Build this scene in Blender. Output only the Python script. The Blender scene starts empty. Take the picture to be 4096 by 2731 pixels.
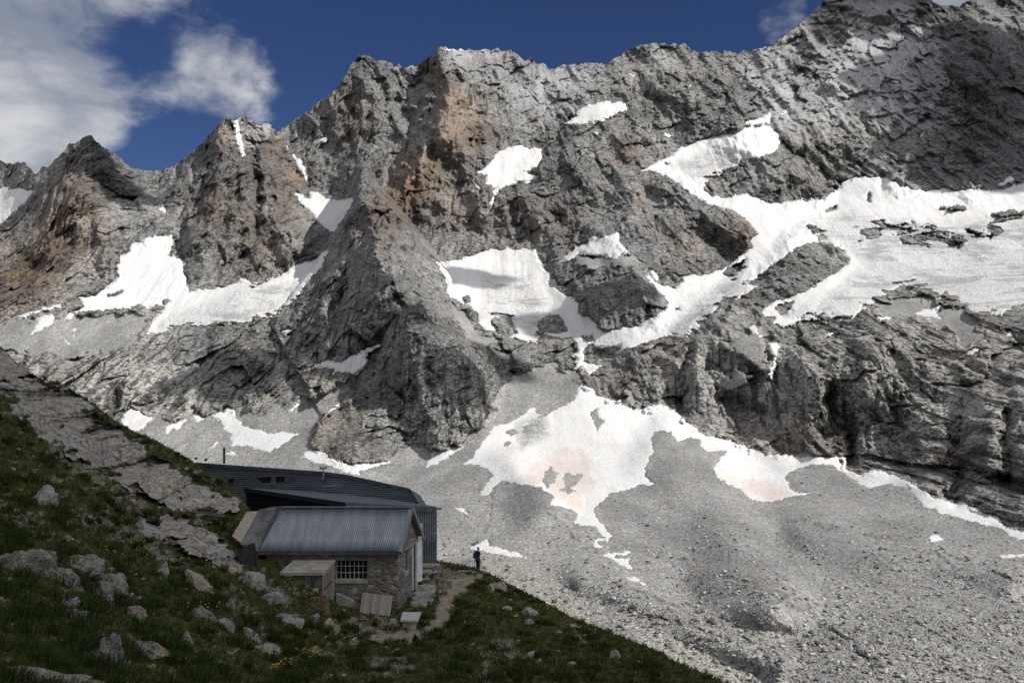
import bpy, math, random
import numpy as np
from mathutils import Vector, Matrix, noise as mn

# ------------------------------------------------------------------ basics
sc = bpy.context.scene
COL = sc.collection
F, CX, CY, CZ = 4019.0, 2048.0, 1365.5, 15.0      # focal length and centre in pixels of the photograph, eye height

# ------------------------------------------------------------------ camera
cam = bpy.data.cameras.new("camera")
cam.sensor_width = 36.0
cam.lens = 36.0 * F / 4096.0
cam.clip_start, cam.clip_end = 0.5, 20000
co = bpy.data.objects.new("camera", cam)
COL.objects.link(co)
co.location = (0, 0, CZ)
co.rotation_euler = (math.radians(90), 0, 0)
sc.camera = co

# ------------------------------------------------------------------ sun, sky, exposure
SUN = Vector((0.69, -0.31, 0.655)).normalized()     # towards the sun: right, a little behind, high
SUN_EL = math.asin(SUN.z)
SUN_AZ = math.atan2(SUN.x, SUN.y)
sl = bpy.data.lights.new("sun", 'SUN')
sl.energy, sl.angle, sl.color = 4.3, math.radians(0.5), (1.0, 0.965, 0.91)
so = bpy.data.objects.new("sun", sl)
COL.objects.link(so)
so.rotation_euler = (-SUN).to_track_quat('-Z', 'Y').to_euler()
so.location = (200, -100, 300)

sc.view_settings.view_transform = 'Standard'
sc.view_settings.look = 'None'
sc.view_settings.exposure = 0.0
sc.view_settings.gamma = 1.0
sc.cycles.max_bounces = 5
sc.cycles.diffuse_bounces = 3
sc.cycles.transparent_max_bounces = 6


class NT:
    """tiny helper to write node trees"""
    def __init__(s, tree):
        s.t = tree
        s.n = tree.nodes
        s.n.clear()

    def node(s, kind, ins=None, **props):
        nd = s.n.new(kind)
        for k, v in props.items():
            setattr(nd, k, v)
        for k, v in (ins or {}).items():
            s.put(nd.inputs[k], v)
        return nd

    def put(s, sock, v):
        if isinstance(v, bpy.types.NodeSocket):
            s.t.links.new(v, sock)
        elif isinstance(v, bpy.types.Node):
            s.t.links.new(v.outputs[0], sock)
        else:
            if sock.type == 'RGBA' and not hasattr(v, '__len__'):
                v = (v, v, v, 1)
            elif sock.type == 'RGBA' and len(v) == 3:
                v = (*v, 1)
            sock.default_value = v

    def math(s, op, a, b=0.0, c=0.0, clamp=False):
        nd = s.n.new('ShaderNodeMath')
        nd.operation = op
        nd.use_clamp = clamp
        s.put(nd.inputs[0], a)
        s.put(nd.inputs[1], b)
        s.put(nd.inputs[2], c)
        return nd.outputs[0]

    def mul(s, a, b): return s.math('MULTIPLY', a, b)
    def add(s, a, b): return s.math('ADD', a, b)

    def step(s, x, lo, hi, olo=0.0, ohi=1.0):
        nd = s.n.new('ShaderNodeMapRange')
        nd.interpolation_type = 'SMOOTHSTEP'
        for i, v in enumerate((x, lo, hi, olo, ohi)):
            s.put(nd.inputs[i], v)
        return nd.outputs[0]

    def mix(s, f, a, b, mode='MIX'):
        nd = s.n.new('ShaderNodeMix')
        nd.data_type = 'RGBA'
        nd.blend_type = mode
        s.put(nd.inputs[0], f)
        s.put(nd.inputs[6], a)
        s.put(nd.inputs[7], b)
        return nd.outputs[2]

    def vmul(s, v, k):
        nd = s.n.new('ShaderNodeVectorMath')
        nd.operation = 'MULTIPLY'
        s.put(nd.inputs[0], v)
        nd.inputs[1].default_value = k if hasattr(k, '__len__') else (k, k, k)
        return nd.outputs[0]

    def noise(s, v, scale, detail=4.0, rough=0.55, dist=0.0, color=False):
        nd = s.node('ShaderNodeTexNoise', {'Vector': v, 'Scale': scale, 'Detail': detail, 'Roughness': rough, 'Distortion': dist})
        return nd.outputs[1 if color else 0]

    def voro(s, v, scale, feature='F1', out=0, rnd=1.0):
        nd = s.node('ShaderNodeTexVoronoi', {'Vector': v, 'Scale': scale, 'Randomness': rnd}, feature=feature)
        return nd.outputs[out]

    def attr(s, name):
        return s.node('ShaderNodeAttribute', attribute_name=name).outputs['Fac']

    def bump(s, h, dist, strength=1.0, nrm=None):
        ins = {'Height': h, 'Distance': dist, 'Strength': strength}
        if nrm is not None:
            ins['Normal'] = nrm
        return s.node('ShaderNodeBump', ins).outputs[0]

    def surface(s, color, rough=0.9, normal=None, metallic=0.0, spec=0.3):
        b = s.node('ShaderNodeBsdfPrincipled', {'Base Color': color, 'Roughness': rough, 'Metallic': metallic, 'Specular IOR Level': spec})
        if normal is not None:
            s.put(b.inputs['Normal'], normal)
        o = s.node('ShaderNodeOutputMaterial', {'Surface': b.outputs[0]})
        return b


def world_sky():
    w = bpy.data.worlds.new("World")
    sc.world = w
    w.use_nodes = True
    t = NT(w.node_tree)
    sky = t.node('ShaderNodeTexSky', sky_type='NISHITA', sun_disc=False)
    sky.sun_elevation = SUN_EL
    sky.sun_rotation = SUN_AZ
    sky.altitude = 2700
    sky.air_density, sky.dust_density, sky.ozone_density = 1.0, 0.15, 2.5
    blue = t.mix(1.0, sky.outputs[0], (0.29, 0.35, 0.53), 'MULTIPLY')
    d = t.node('ShaderNodeTexCoord').outputs['Generated']
    sep = t.node('ShaderNodeSeparateXYZ', {0: d})
    x, y, z = sep.outputs

    def blob(cx, cy, cz, lo, hi):
        v = Vector((cx, cy, cz)).normalized()
        dot = t.node('ShaderNodeVectorMath', {0: d, 1: tuple(v)}, operation='DOT_PRODUCT').outputs['Value']
        return t.step(dot, math.cos(math.radians(lo)), math.cos(math.radians(hi)))
    # broken cumulus: a bank to the upper left, wisps on the right, and an unseen bright deck over and behind the viewer, added for fill
    sq = t.vmul(d, (1.0, 1.0, 1.7))
    n1 = t.noise(sq, 7.5, 8.0, 0.60, 0.25)
    n2 = t.noise(sq, 26.0, 7.0, 0.62, 0.8)
    n0 = t.noise(sq, 3.1, 3.0, 0.5)
    field = t.add(t.add(t.mul(n1, 0.62), t.mul(n2, 0.24)), t.mul(n0, .14))
    bias = t.mul(blob(-0.62, 1, 0.44, 22, 6), 0.34)
    bias = t.add(bias, t.mul(blob(-0.50, 1, 0.232, 5.0, 0.5), 0.22))
    bias = t.add(bias, t.mul(blob(-0.40, 1, 0.238, 3.6, 0.5), 0.15))
    bias = t.add(bias, t.mul(blob(-0.29, 1, 0.245, 4.5, 0.5), 0.24))
    bias = t.add(bias, t.mul(blob(-0.16, 1, 0.22, 17, 9), -0.16))
    bias = t.add(bias, t.mul(blob(0.10, 1, 0.30, 14, 8), -0.13))
    bias = t.add(bias, t.mul(blob(-0.375, 1, 0.275, 3.0, 0.3), -0.08))
    bias = t.add(bias, t.mul(blob(-0.33, 1, 0.165, 4.5, 2.0), -0.20))
    bias = t.add(bias, t.mul(blob(0.268, 1, 0.325, 2.2, 0.3), 0.28))
    bias = t.add(bias, t.mul(blob(0.44, 1, 0.345, 3.5, 0.3), 0.40))
    back = t.step(y, 0.30, -0.35)
    high = t.step(z, 0.52, 0.80)
    deck = t.math('MAXIMUM', back, high)
    dens = t.step(t.add(field, t.add(bias, t.mul(deck, .22))), 0.56, 0.80)
    tone = t.mix(t.step(t.add(t.mul(n1, .7), t.mul(n0, .3)), 0.40, 0.64), (3.0, 3.4, 4.3), (8.0, 8.1, 8.3))
    tone = t.mix(deck, tone, (7.6, 7.6, 7.7))
    colr = t.mix(t.mul(dens, 0.95), blue, tone)
    bg = t.node('ShaderNodeBackground', {'Color': colr, 'Strength': 0.085})
    t.node('ShaderNodeOutputWorld', {'Surface': bg.outputs[0]})


world_sky()


def tag(o, label=None, cat=None, group=None, kind=None):
    if label: o['label'] = label
    if cat: o['category'] = cat
    if group: o['group'] = group
    if kind: o['kind'] = kind
    return o


def material(name):
    m = bpy.data.materials.new(name)
    m.use_nodes = True
    return m, NT(m.node_tree)


# ------------------------------------------------------------------ numpy noise
def hsh(ix, iy, seed):
    h = (ix.astype(np.int64) * 374761393 + iy.astype(np.int64) * 668265263 + seed * 974634541) & 0xFFFFFFFF
    h = ((h ^ (h >> 13)) * 1274126177) & 0xFFFFFFFF
    return (h ^ (h >> 16)) & 0xFFFFFFFF


_ang = np.arange(256) * (2 * np.pi / 256)
_gx, _gy = np.cos(_ang).astype(np.float32), np.sin(_ang).astype(np.float32)


def perlin(x, y, seed=0):
    x0, y0 = np.floor(x), np.floor(y)
    fx, fy = (x - x0).astype(np.float32), (y - y0).astype(np.float32)
    ix, iy = x0.astype(np.int64), y0.astype(np.int64)
    u = fx * fx * fx * (fx * (fx * 6 - 15) + 10)
    v = fy * fy * fy * (fy * (fy * 6 - 15) + 10)

    def g(dx, dy):
        k = hsh(ix + dx, iy + dy, seed) & 255
        return _gx[k] * (fx - dx) + _gy[k] * (fy - dy)
    a = g(0, 0) * (1 - u) + g(1, 0) * u
    b = g(0, 1) * (1 - u) + g(1, 1) * u
    return (a * (1 - v) + b * v) * 1.5


def fbm(x, y, octaves=4, seed=0, gain=0.5):
    r, a = 0.0, 1.0
    for i in range(octaves):
        r = r + a * perlin(x * 2.0 ** i + 17.3 * i, y * 2.0 ** i - 9.1 * i, seed + i)
        a *= gain
    return r


def ridged(x, y, octaves=4, seed=0, gain=0.5):
    r, a, w = 0.0, 1.0, 1.0
    for i in range(octaves):
        n = 1 - np.abs(perlin(x * 2.0 ** i + 7.7 * i, y * 2.0 ** i + 3.3 * i, seed + i))
        n = n * n * w
        w = np.clip(n * 1.5, 0, 1)
        r = r + a * n
        a *= gain
    return r


def facets(x, y, seed=0):
    """broken rock: every Voronoi cell is a plane of its own height and tilt; also the closeness to a crack"""
    x0, y0 = np.floor(x).astype(np.int64), np.floor(y).astype(np.int64)
    best = np.full(x.shape, 9.0)
    second = np.full(x.shape, 9.0)
    val = np.zeros(x.shape)
    for dx in (-1, 0, 1):
        for dy in (-1, 0, 1):
            cx, cy = x0 + dx, y0 + dy
            h = hsh(cx, cy, seed)
            jx = cx + 0.1 + 0.8 * (h & 1023) / 1023.0
            jy = cy + 0.1 + 0.8 * ((h >> 10) & 1023) / 1023.0
            ax, ay = x - jx, y - jy
            r = ax * ax + ay * ay
            h2 = hsh(cx, cy, seed + 77)
            pv = .55 * ((h2 & 255) / 255.0 - 0.5) + ax * (((h2 >> 8) & 255) / 127.5 - 1) * 1.15 + ay * (((h2 >> 16) & 255) / 127.5 - 1) * 0.9
            near = r < best
            second = np.where(near, best, np.minimum(second, r))
            val = np.where(near, pv, val)
            best = np.where(near, r, best)
    edge = np.sqrt(second) - np.sqrt(best)
    return val, edge


def sstep(x, a, b):
    t = np.clip((x - a) / (b - a), 0, 1)
    return t * t * (3 - 2 * t)


# ------------------------------------------------------------------ interpolation and polygon fields
class TPS:
    """smooth surface through surveyed points: (image column, image row) -> distance"""
    def __init__(s, pts, smooth=0.02):
        p = np.array(pts, float)
        s.xy = p[:, :2] / 1000.0
        v = np.log(p[:, 2])
        n = len(p)
        K = s.k(s.xy[:, None, :] - s.xy[None]) + smooth * np.eye(n)
        P = np.c_[np.ones(n), s.xy]
        A = np.zeros((n + 3, n + 3))
        A[:n, :n] = K
        A[:n, n:] = P
        A[n:, :n] = P.T
        s.w = np.linalg.solve(A, np.r_[v, 0, 0, 0])

    @staticmethod
    def k(d):
        r2 = (d ** 2).sum(-1)
        return 0.5 * r2 * np.log(r2 + 1e-12)

    def __call__(s, px, py):
        x, y = np.asarray(px, float) / 1000.0, np.asarray(py, float) / 1000.0
        n = len(s.xy)
        r = s.w[n] + s.w[n + 1] * x + s.w[n + 2] * y
        for i in range(n):
            r2 = (x - s.xy[i, 0]) ** 2 + (y - s.xy[i, 1]) ** 2
            r = r + s.w[i] * 0.5 * r2 * np.log(r2 + 1e-12)
        return np.exp(r)


def seg_dist(x, y, pts, closed):
    d = np.full(x.shape, 1e9)
    n = len(pts)
    for i in range(n if closed else n - 1):
        ax, ay = pts[i]
        bx, by = pts[(i + 1) % n]
        ux, uy = bx - ax, by - ay
        L = ux * ux + uy * uy + 1e-9
        t = np.clip(((x - ax) * ux + (y - ay) * uy) / L, 0, 1)
        d = np.minimum(d, (x - ax - t * ux) ** 2 + (y - ay - t * uy) ** 2)
    return np.sqrt(d)


def inside(x, y, pts):
    c = np.zeros(x.shape, bool)
    n = len(pts)
    for i in range(n):
        ax, ay = pts[i]
        bx, by = pts[(i + 1) % n]
        if ay == by:
            continue
        c ^= ((ay > y) != (by > y)) & (x < (bx - ax) * (y - ay) / (by - ay) + ax)
    return c


def sdf(px, py, pts, margin=60.0):
    """signed distance to an outline in pixels, positive inside, limited to -margin"""
    out = np.full(px.shape, -margin)
    a = np.array(pts, float)
    m = (px > a[:, 0].min() - margin) & (px < a[:, 0].max() + margin) & (py > a[:, 1].min() - margin) & (py < a[:, 1].max() + margin)
    x, y = px[m], py[m]
    d = seg_dist(x, y, pts, True)
    out[m] = np.maximum(np.where(inside(x, y, pts), d, -d), -margin)
    return out


def to_world(px, py, d):
    return np.stack([d * (px - CX) / F, d, CZ + d * (CY - py) / F], -1)


def grid_mesh(name, V, keep=None, mat=None, smooth=False, attrs=None):
    """V is rows x cols x 3; keep is a mask of quads"""
    R, C = V.shape[:2]
    idx = np.arange(R * C).reshape(R, C)
    q = np.stack([idx[1:, :-1], idx[1:, 1:], idx[:-1, 1:], idx[:-1, :-1]], -1)
    if keep is not None:
        q = q[keep]
    q = q.reshape(-1, 4)
    used = np.zeros(R * C, bool)
    used[q.ravel()] = True
    remap = np.cumsum(used) - 1
    q = remap[q]
    v = V.reshape(-1, 3)[used]
    me = bpy.data.meshes.new(name)
    fill_mesh(me, v, q, 4)
    for k, a in (attrs or {}).items():
        at = me.attributes.new(k, 'FLOAT', 'POINT')
        at.data.foreach_set('value', np.ascontiguousarray(a.reshape(-1)[used], dtype=np.float32))
    if smooth:
        me.polygons.foreach_set('use_smooth', np.ones(len(q), bool))
    if mat: me.materials.append(mat)
    o = bpy.data.objects.new(name, me)
    COL.objects.link(o)
    return o


def fill_mesh(me, v, f, n):
    me.vertices.add(len(v))
    me.vertices.foreach_set('co', np.ascontiguousarray(v, dtype=np.float32).ravel())
    me.loops.add(len(f) * n)
    me.loops.foreach_set('vertex_index', np.ascontiguousarray(f, dtype=np.int32).ravel())
    me.polygons.add(len(f))
    me.polygons.foreach_set('loop_start', np.arange(0, len(f) * n, n, dtype=np.int32))
    me.update(calc_edges=True)


# ================================================================== THE MOUNTAIN CIRQUE
SKYLINE = [(-700, 560), (-500, 600), (-300, 640), (-100, 650), (0, 640), (29, 657), (64, 654), (99, 649), (118, 667), (137, 698), (150, 695), (167, 670), (191, 667), (223, 638),
 (255, 606), (281, 577), (319, 564), (338, 549), (350, 538), (367, 543), (389, 571), (421, 596), (459, 619), (485, 628), (501, 660), (529, 670),
 (558, 681), (606, 684), (663, 677), (702, 663), (753, 619), (791, 590), (829, 549), (861, 510), (887, 485), (912, 473), (938, 485), (957, 475), (985, 466),
 (1008, 482), (1030, 504), (1049, 504), (1070, 490), (1091, 510), (1113, 529), (1142, 510), (1167, 488), (1193, 469), (1250, 440), (1260, 415),
 (1301, 395), (1346, 357), (1381, 306), (1408, 255), (1440, 223), (1456, 217), (1485, 233), (1504, 246), (1529, 239), (1561, 255), (1580, 268),
 (1596, 260), (1606, 274), (1638, 265), (1666, 268), (1682, 258), (1702, 236), (1740, 210), (1762, 188), (1804, 198), (1855, 199), (1893, 204),
 (1957, 198), (2020, 203), (2052, 204), (2078, 226), (2097, 246), (2126, 235), (2148, 255), (2180, 261), (2202, 281), (2255, 262), (2306, 256),
 (2357, 255), (2383, 252), (2415, 260), (2446, 246), (2491, 214), (2542, 188), (2600, 177), (2644, 173), (2682, 182), (2714, 177), (2743, 180),
 (2765, 203), (2810, 210), (2861, 207), (2918, 207), (2950, 217), (2973, 204), (3020, 201), (3084, 185), (3123, 156), (3180, 115), (3231, 70),
 (3263, 38), (3288, 13), (3308, -2), (3400, -60), (3520, -110), (3640, -70), (3720, 0), (3755, 22), (3816, 27), (3842, 22), (3886, 0), (3960, -60),
 (4100, -180), (4400, -260), (4800, -330)]

WALL = [  # image column, image row, distance in metres
 # valley floor of scree
 (1200, 2731, 271), (2048, 2731, 271), (3000, 2731, 272), (4096, 2731, 275), (4700, 2731, 280), (-500, 2731, 275), (200, 2731, 272),
 (2048, 2500, 343), (3000, 2500, 346), (4096, 2500, 350), (1000, 2500, 345), (-500, 2500, 350), (2048, 2300, 430), (3300, 2330, 415), (2700, 2300, 432), (4096, 2330, 410),
 (2300, 2080, 570), (2700, 2050, 605), (3250, 2150, 515), (3650, 2150, 525), (4096, 2190, 490), (1000, 2250, 460), (1800, 2080, 580), (200, 2200, 500),
 (2700, 1900, 760), (3060, 1830, 860), (3383, 1855, 820), (3586, 1905, 740), (3816, 2012, 630), (4015, 2100, 560), (4400, 2230, 480), (4800, 2350, 420),
 (2330, 1540, 1000), (2500, 1700, 920), (2100, 1720, 910), (2300, 1850, 800), (2780, 1720, 930), (900, 1900, 790), (900, 1720, 940), (500, 1700, 960), (427, 1640, 1000), (0, 1750, 920), (-500, 1700, 900),
 (1500, 1950, 720), (1700, 1850, 820),
 # lower cliff band on the right, shelf above
 (3200, 1600, 905), (3400, 1650, 865), (3650, 1750, 800), (3900, 1850, 690), (4200, 1900, 620), (2900, 1600, 965), (3700, 1500, 880), (3950, 1550, 800), (4400, 1550, 710), (3500, 1330, 965), (3900, 1350, 905), (4400, 1300, 860),
 (2900, 1300, 1030), (2700, 1450, 1020), (2550, 1560, 985), (3100, 1400, 970),
 # hanging glaciers
 (3500, 1150, 1220), (3800, 1120, 1230), (4200, 1100, 1190), (3600, 950, 1430), (4100, 950, 1400), (3500, 740, 1600), (4000, 765, 1560), (4600, 760, 1500), (3300, 805, 1590), (2900, 1150, 1250), (3000, 950, 1430), (2850, 800, 1570),
 (2450, 1180, 1190), (1950, 1010, 1500), (2100, 1200, 1310), (2200, 1350, 1180), (2350, 1450, 1090), (2400, 1000, 1380), (2700, 1150, 1250),
 # upper wall
 (2200, 900, 1530), (2700, 900, 1450), (2600, 700, 1660), (3000, 560, 1750), (2400, 450, 1850), (3100, 300, 1960), (3300, 20, 2130), (3800, 20, 2100), (3700, 350, 1880), (3900, 600, 1680), (4500, 300, 1850), (2600, 180, 2120),
 (2200, 280, 2070), (1900, 200, 2100), (1950, 450, 1880), (2050, 620, 1750), (1900, 850, 1580), (1456, 220, 2020), (1400, 500, 1830), (1300, 850, 1620), (1113, 529, 1900), (985, 466, 1760), (900, 700, 1600), (850, 1000, 1400),
 (800, 1150, 1310), (606, 684, 1800), (350, 540, 1680), (300, 800, 1490), (200, 1150, 1270), (600, 960, 1430), (500, 1150, 1320), (400, 1350, 1170), (800, 1300, 1190), (0, 640, 1950), (30, 850, 1720), (0, 1250, 1220), (-500, 700, 1800), (-500, 1200, 1250),
 (500, 1550, 1030), (200, 1500, 1060), (1000, 1450, 1080), (-400, 1450, 1050), (1250, 1040, 1385), (1100, 1250, 1230), (1600, 1000, 1500), (1600, 1300, 1200), (1900, 1330, 1150), (1920, 1440, 1040), (1880, 1220, 1250), (1500, 1600, 980)]

PYR = [(1460, 690, 1490), (1600, 870, 1385), (1740, 1040, 1290), (1795, 1110, 1275), (1795, 1250, 1150), (1420, 1000, 1200), (1290, 1020, 1350), (1080, 1290, 1190),
 (1450, 1300, 1020), (1800, 1400, 960), (1640, 1770, 815), (1300, 1810, 800), (1500, 1600, 870), (1950, 1550, 940), (1250, 1600, 930), (1900, 1740, 880), (1150, 1450, 1050), (1620, 1150, 1110), (1690, 1350, 970), (1420, 1860, 775)]
PYR_OUT = [(1460, 680), (1480, 740), (1530, 790), (1600, 870), (1680, 960), (1740, 1040), (1770, 1080), (1795, 1110), (1790, 1170), (1800, 1230), (1910, 1310), (2000, 1450), (2000, 1600), (1850, 1760),
 (1640, 1780), (1560, 1845), (1410, 1858), (1300, 1825), (1240, 1780), (1290, 1670), (1200, 1500), (1080, 1290), (1180, 1160), (1270, 1045), (1330, 930), (1380, 860), (1420, 780), (1445, 700)]

RIDGES = [  # polyline, height towards the viewer in metres, half width in pixels
 ([(1762, 190), (1778, 300), (1772, 480), (1740, 560), (1690, 620), (1650, 700), (1590, 790)], 135, 190),
 ([(1775, 440), (1850, 600), (1900, 720), (1950, 830)], 45, 120),
 ([(1456, 217), (1480, 350), (1530, 480)], 40, 110), ([(1600, 265), (1570, 400), (1600, 520)], 18, 60),
 ([(912, 473), (900, 600), (860, 760), (800, 950)], 45, 90), ([(1070, 500), (1060, 640), (1070, 800), (1150, 960)], 55, 90), ([(985, 640), (970, 800), (960, 1000)], 30, 60),
 ([(830, 650), (770, 800), (760, 980)], 25, 60), ([(1140, 760), (1190, 880), (1230, 960)], 25, 50), ([(720, 700), (700, 850)], 20, 60),
 ([(350, 538), (330, 660), (290, 800), (180, 960)], 55, 130), ([(350, 538), (430, 660), (540, 800), (620, 900)], 25, 90), ([(150, 760), (60, 900), (-60, 1060)], 45, 110), ([(400, 900), (450, 1040)], 22, 70),
 ([(1460, 690), (1470, 850), (1530, 1000), (1560, 1150)], 60, 140), ([(1795, 1110), (1700, 1200), (1650, 1320)], 25, 90), ([(1690, 1260), (1640, 1450), (1560, 1600), (1400, 1780)], 34, 190), ([(1620, 1480), (1720, 1620), (1760, 1740)], 22, 110),
 ([(1800, 1300), (1880, 1500), (1900, 1640)], 25, 90), ([(1350, 1080), (1250, 1250), (1200, 1400)], 36, 100), ([(1540, 1180), (1440, 1290), (1330, 1400)], 22, 70), ([(1300, 1500), (1180, 1600)], 15, 70),
 ([(3200, 985), (3060, 1150), (2880, 1260)], 30, 90), ([(3330, 985), (3300, 1080)], 15, 50), ([(2420, 960), (2560, 1100), (2600, 1230)], 30, 110), ([(2330, 1080), (2400, 1250)], 25, 80),
 ([(2540, 700), (2650, 760), (2900, 900)], 40, 110), ([(2500, 760), (2520, 900)], 25, 80), ([(2940, 560), (3120, 700), (3250, 760)], 40, 120), ([(2280, 640), (2360, 760)], 25, 60), ([(2040, 780), (2180, 900)], 30, 90),
 ([(3310, 0), (3420, 70), (3560, 60), (3680, 60)], 40, 60), ([(3900, 20), (3860, 200), (3950, 420)], 60, 150), ([(3480, 260), (3620, 420), (3720, 460)], 30, 110), ([(3700, 330), (3740, 520), (3600, 700)], 30, 90), ([(3250, 180), (3330, 330)], 15, 70),
 ([(4000, 600), (3900, 720)], 25, 90), ([(2620, 180), (2650, 300), (2700, 400)], 25, 90), ([(2780, 220), (2760, 380)], 15, 50), ([(2120, 250), (2140, 330)], 12, 50),
 ([(2780, 1380), (2790, 1480), (2800, 1600)], 20, 110), ([(3020, 1560), (3030, 1680), (3100, 1780)], 14, 110), ([(3250, 1500), (3230, 1640), (3290, 1780)], 22, 150), ([(3480, 1520), (3460, 1680), (3480, 1830)], 22, 120),
 ([(3700, 1530), (3680, 1740), (3720, 1900)], 16, 170), ([(3930, 1540), (3960, 1740), (3960, 1960)], 18, 120), ([(4080, 1500), (4100, 1800), (4090, 2000)], 12, 100), ([(2560, 1430), (2520, 1540)], 14, 60), ([(2420, 1520), (2500, 1580)], 14, 50),
 ([(2690, 1800), (2840, 1950), (2900, 2120), (3060, 2380)], 38, 230), ([(3250, 2120), (3700, 2185), (4050, 2290)], 26, 150), ([(2050, 1900), (2150, 2010)], 45, 150), ([(2900, 2400), (3500, 2480), (4200, 2500)], 18, 170), ([(2350, 2300), (2700, 2440), (3100, 2650)], 18, 110), ([(600, 1440), (500, 1560)], 12, 60), ([(900, 1400), (760, 1600)], 14, 70), ([(1100, 1420), (960, 1600)], 12, 60), ([(280, 1420), (200, 1560)], 10, 60),
]
GULLIES = [
 ([(1690, 300), (1640, 420), (1630, 560), (1540, 740)], 75, 110), ([(1010, 620), (1020, 760), (1010, 920)], 30, 40), ([(960, 490), (975, 620)], 12, 30), ([(1140, 600), (1240, 750)], 25, 50),
 ([(3330, 1600), (3390, 1720), (3390, 1830)], 32, 50), ([(2740, 1440), (2730, 1560), (2740, 1660)], 22, 40), ([(2860, 1560), (2960, 1620), (3080, 1640)], 24, 40), ([(3580, 1560), (3600, 1760)], 14, 40),
 ([(3840, 1720), (3830, 1880), (3800, 1990)], 24, 50), ([(4020, 1650), (4030, 1900)], 20, 35), ([(3680, 80), (3700, 180), (3660, 420), (3560, 560)], 20, 40), ([(3470, 480), (3500, 560), (3470, 660)], 18, 40),
 ([(690, 980), (745, 1100)], 20, 30), ([(1380, 1120), (1330, 1280)], 15, 50), ([(1650, 1180), (1560, 1300), (1480, 1400)], 16, 50), ([(1640, 1480), (1660, 1620)], 12, 50), ([(470, 1600), (455, 1660)], 12, 30),
 ([(480, 620), (480, 760), (560, 900)], 18, 60), ([(2780, 1170), (2940, 1060)], 6, 40), ([(2210, 480), (2250, 620)], 14, 40), ([(2620, 380), (2680, 520)], 14, 30), ([(3600, 640), (3540, 740)], 14, 40),
]

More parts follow.
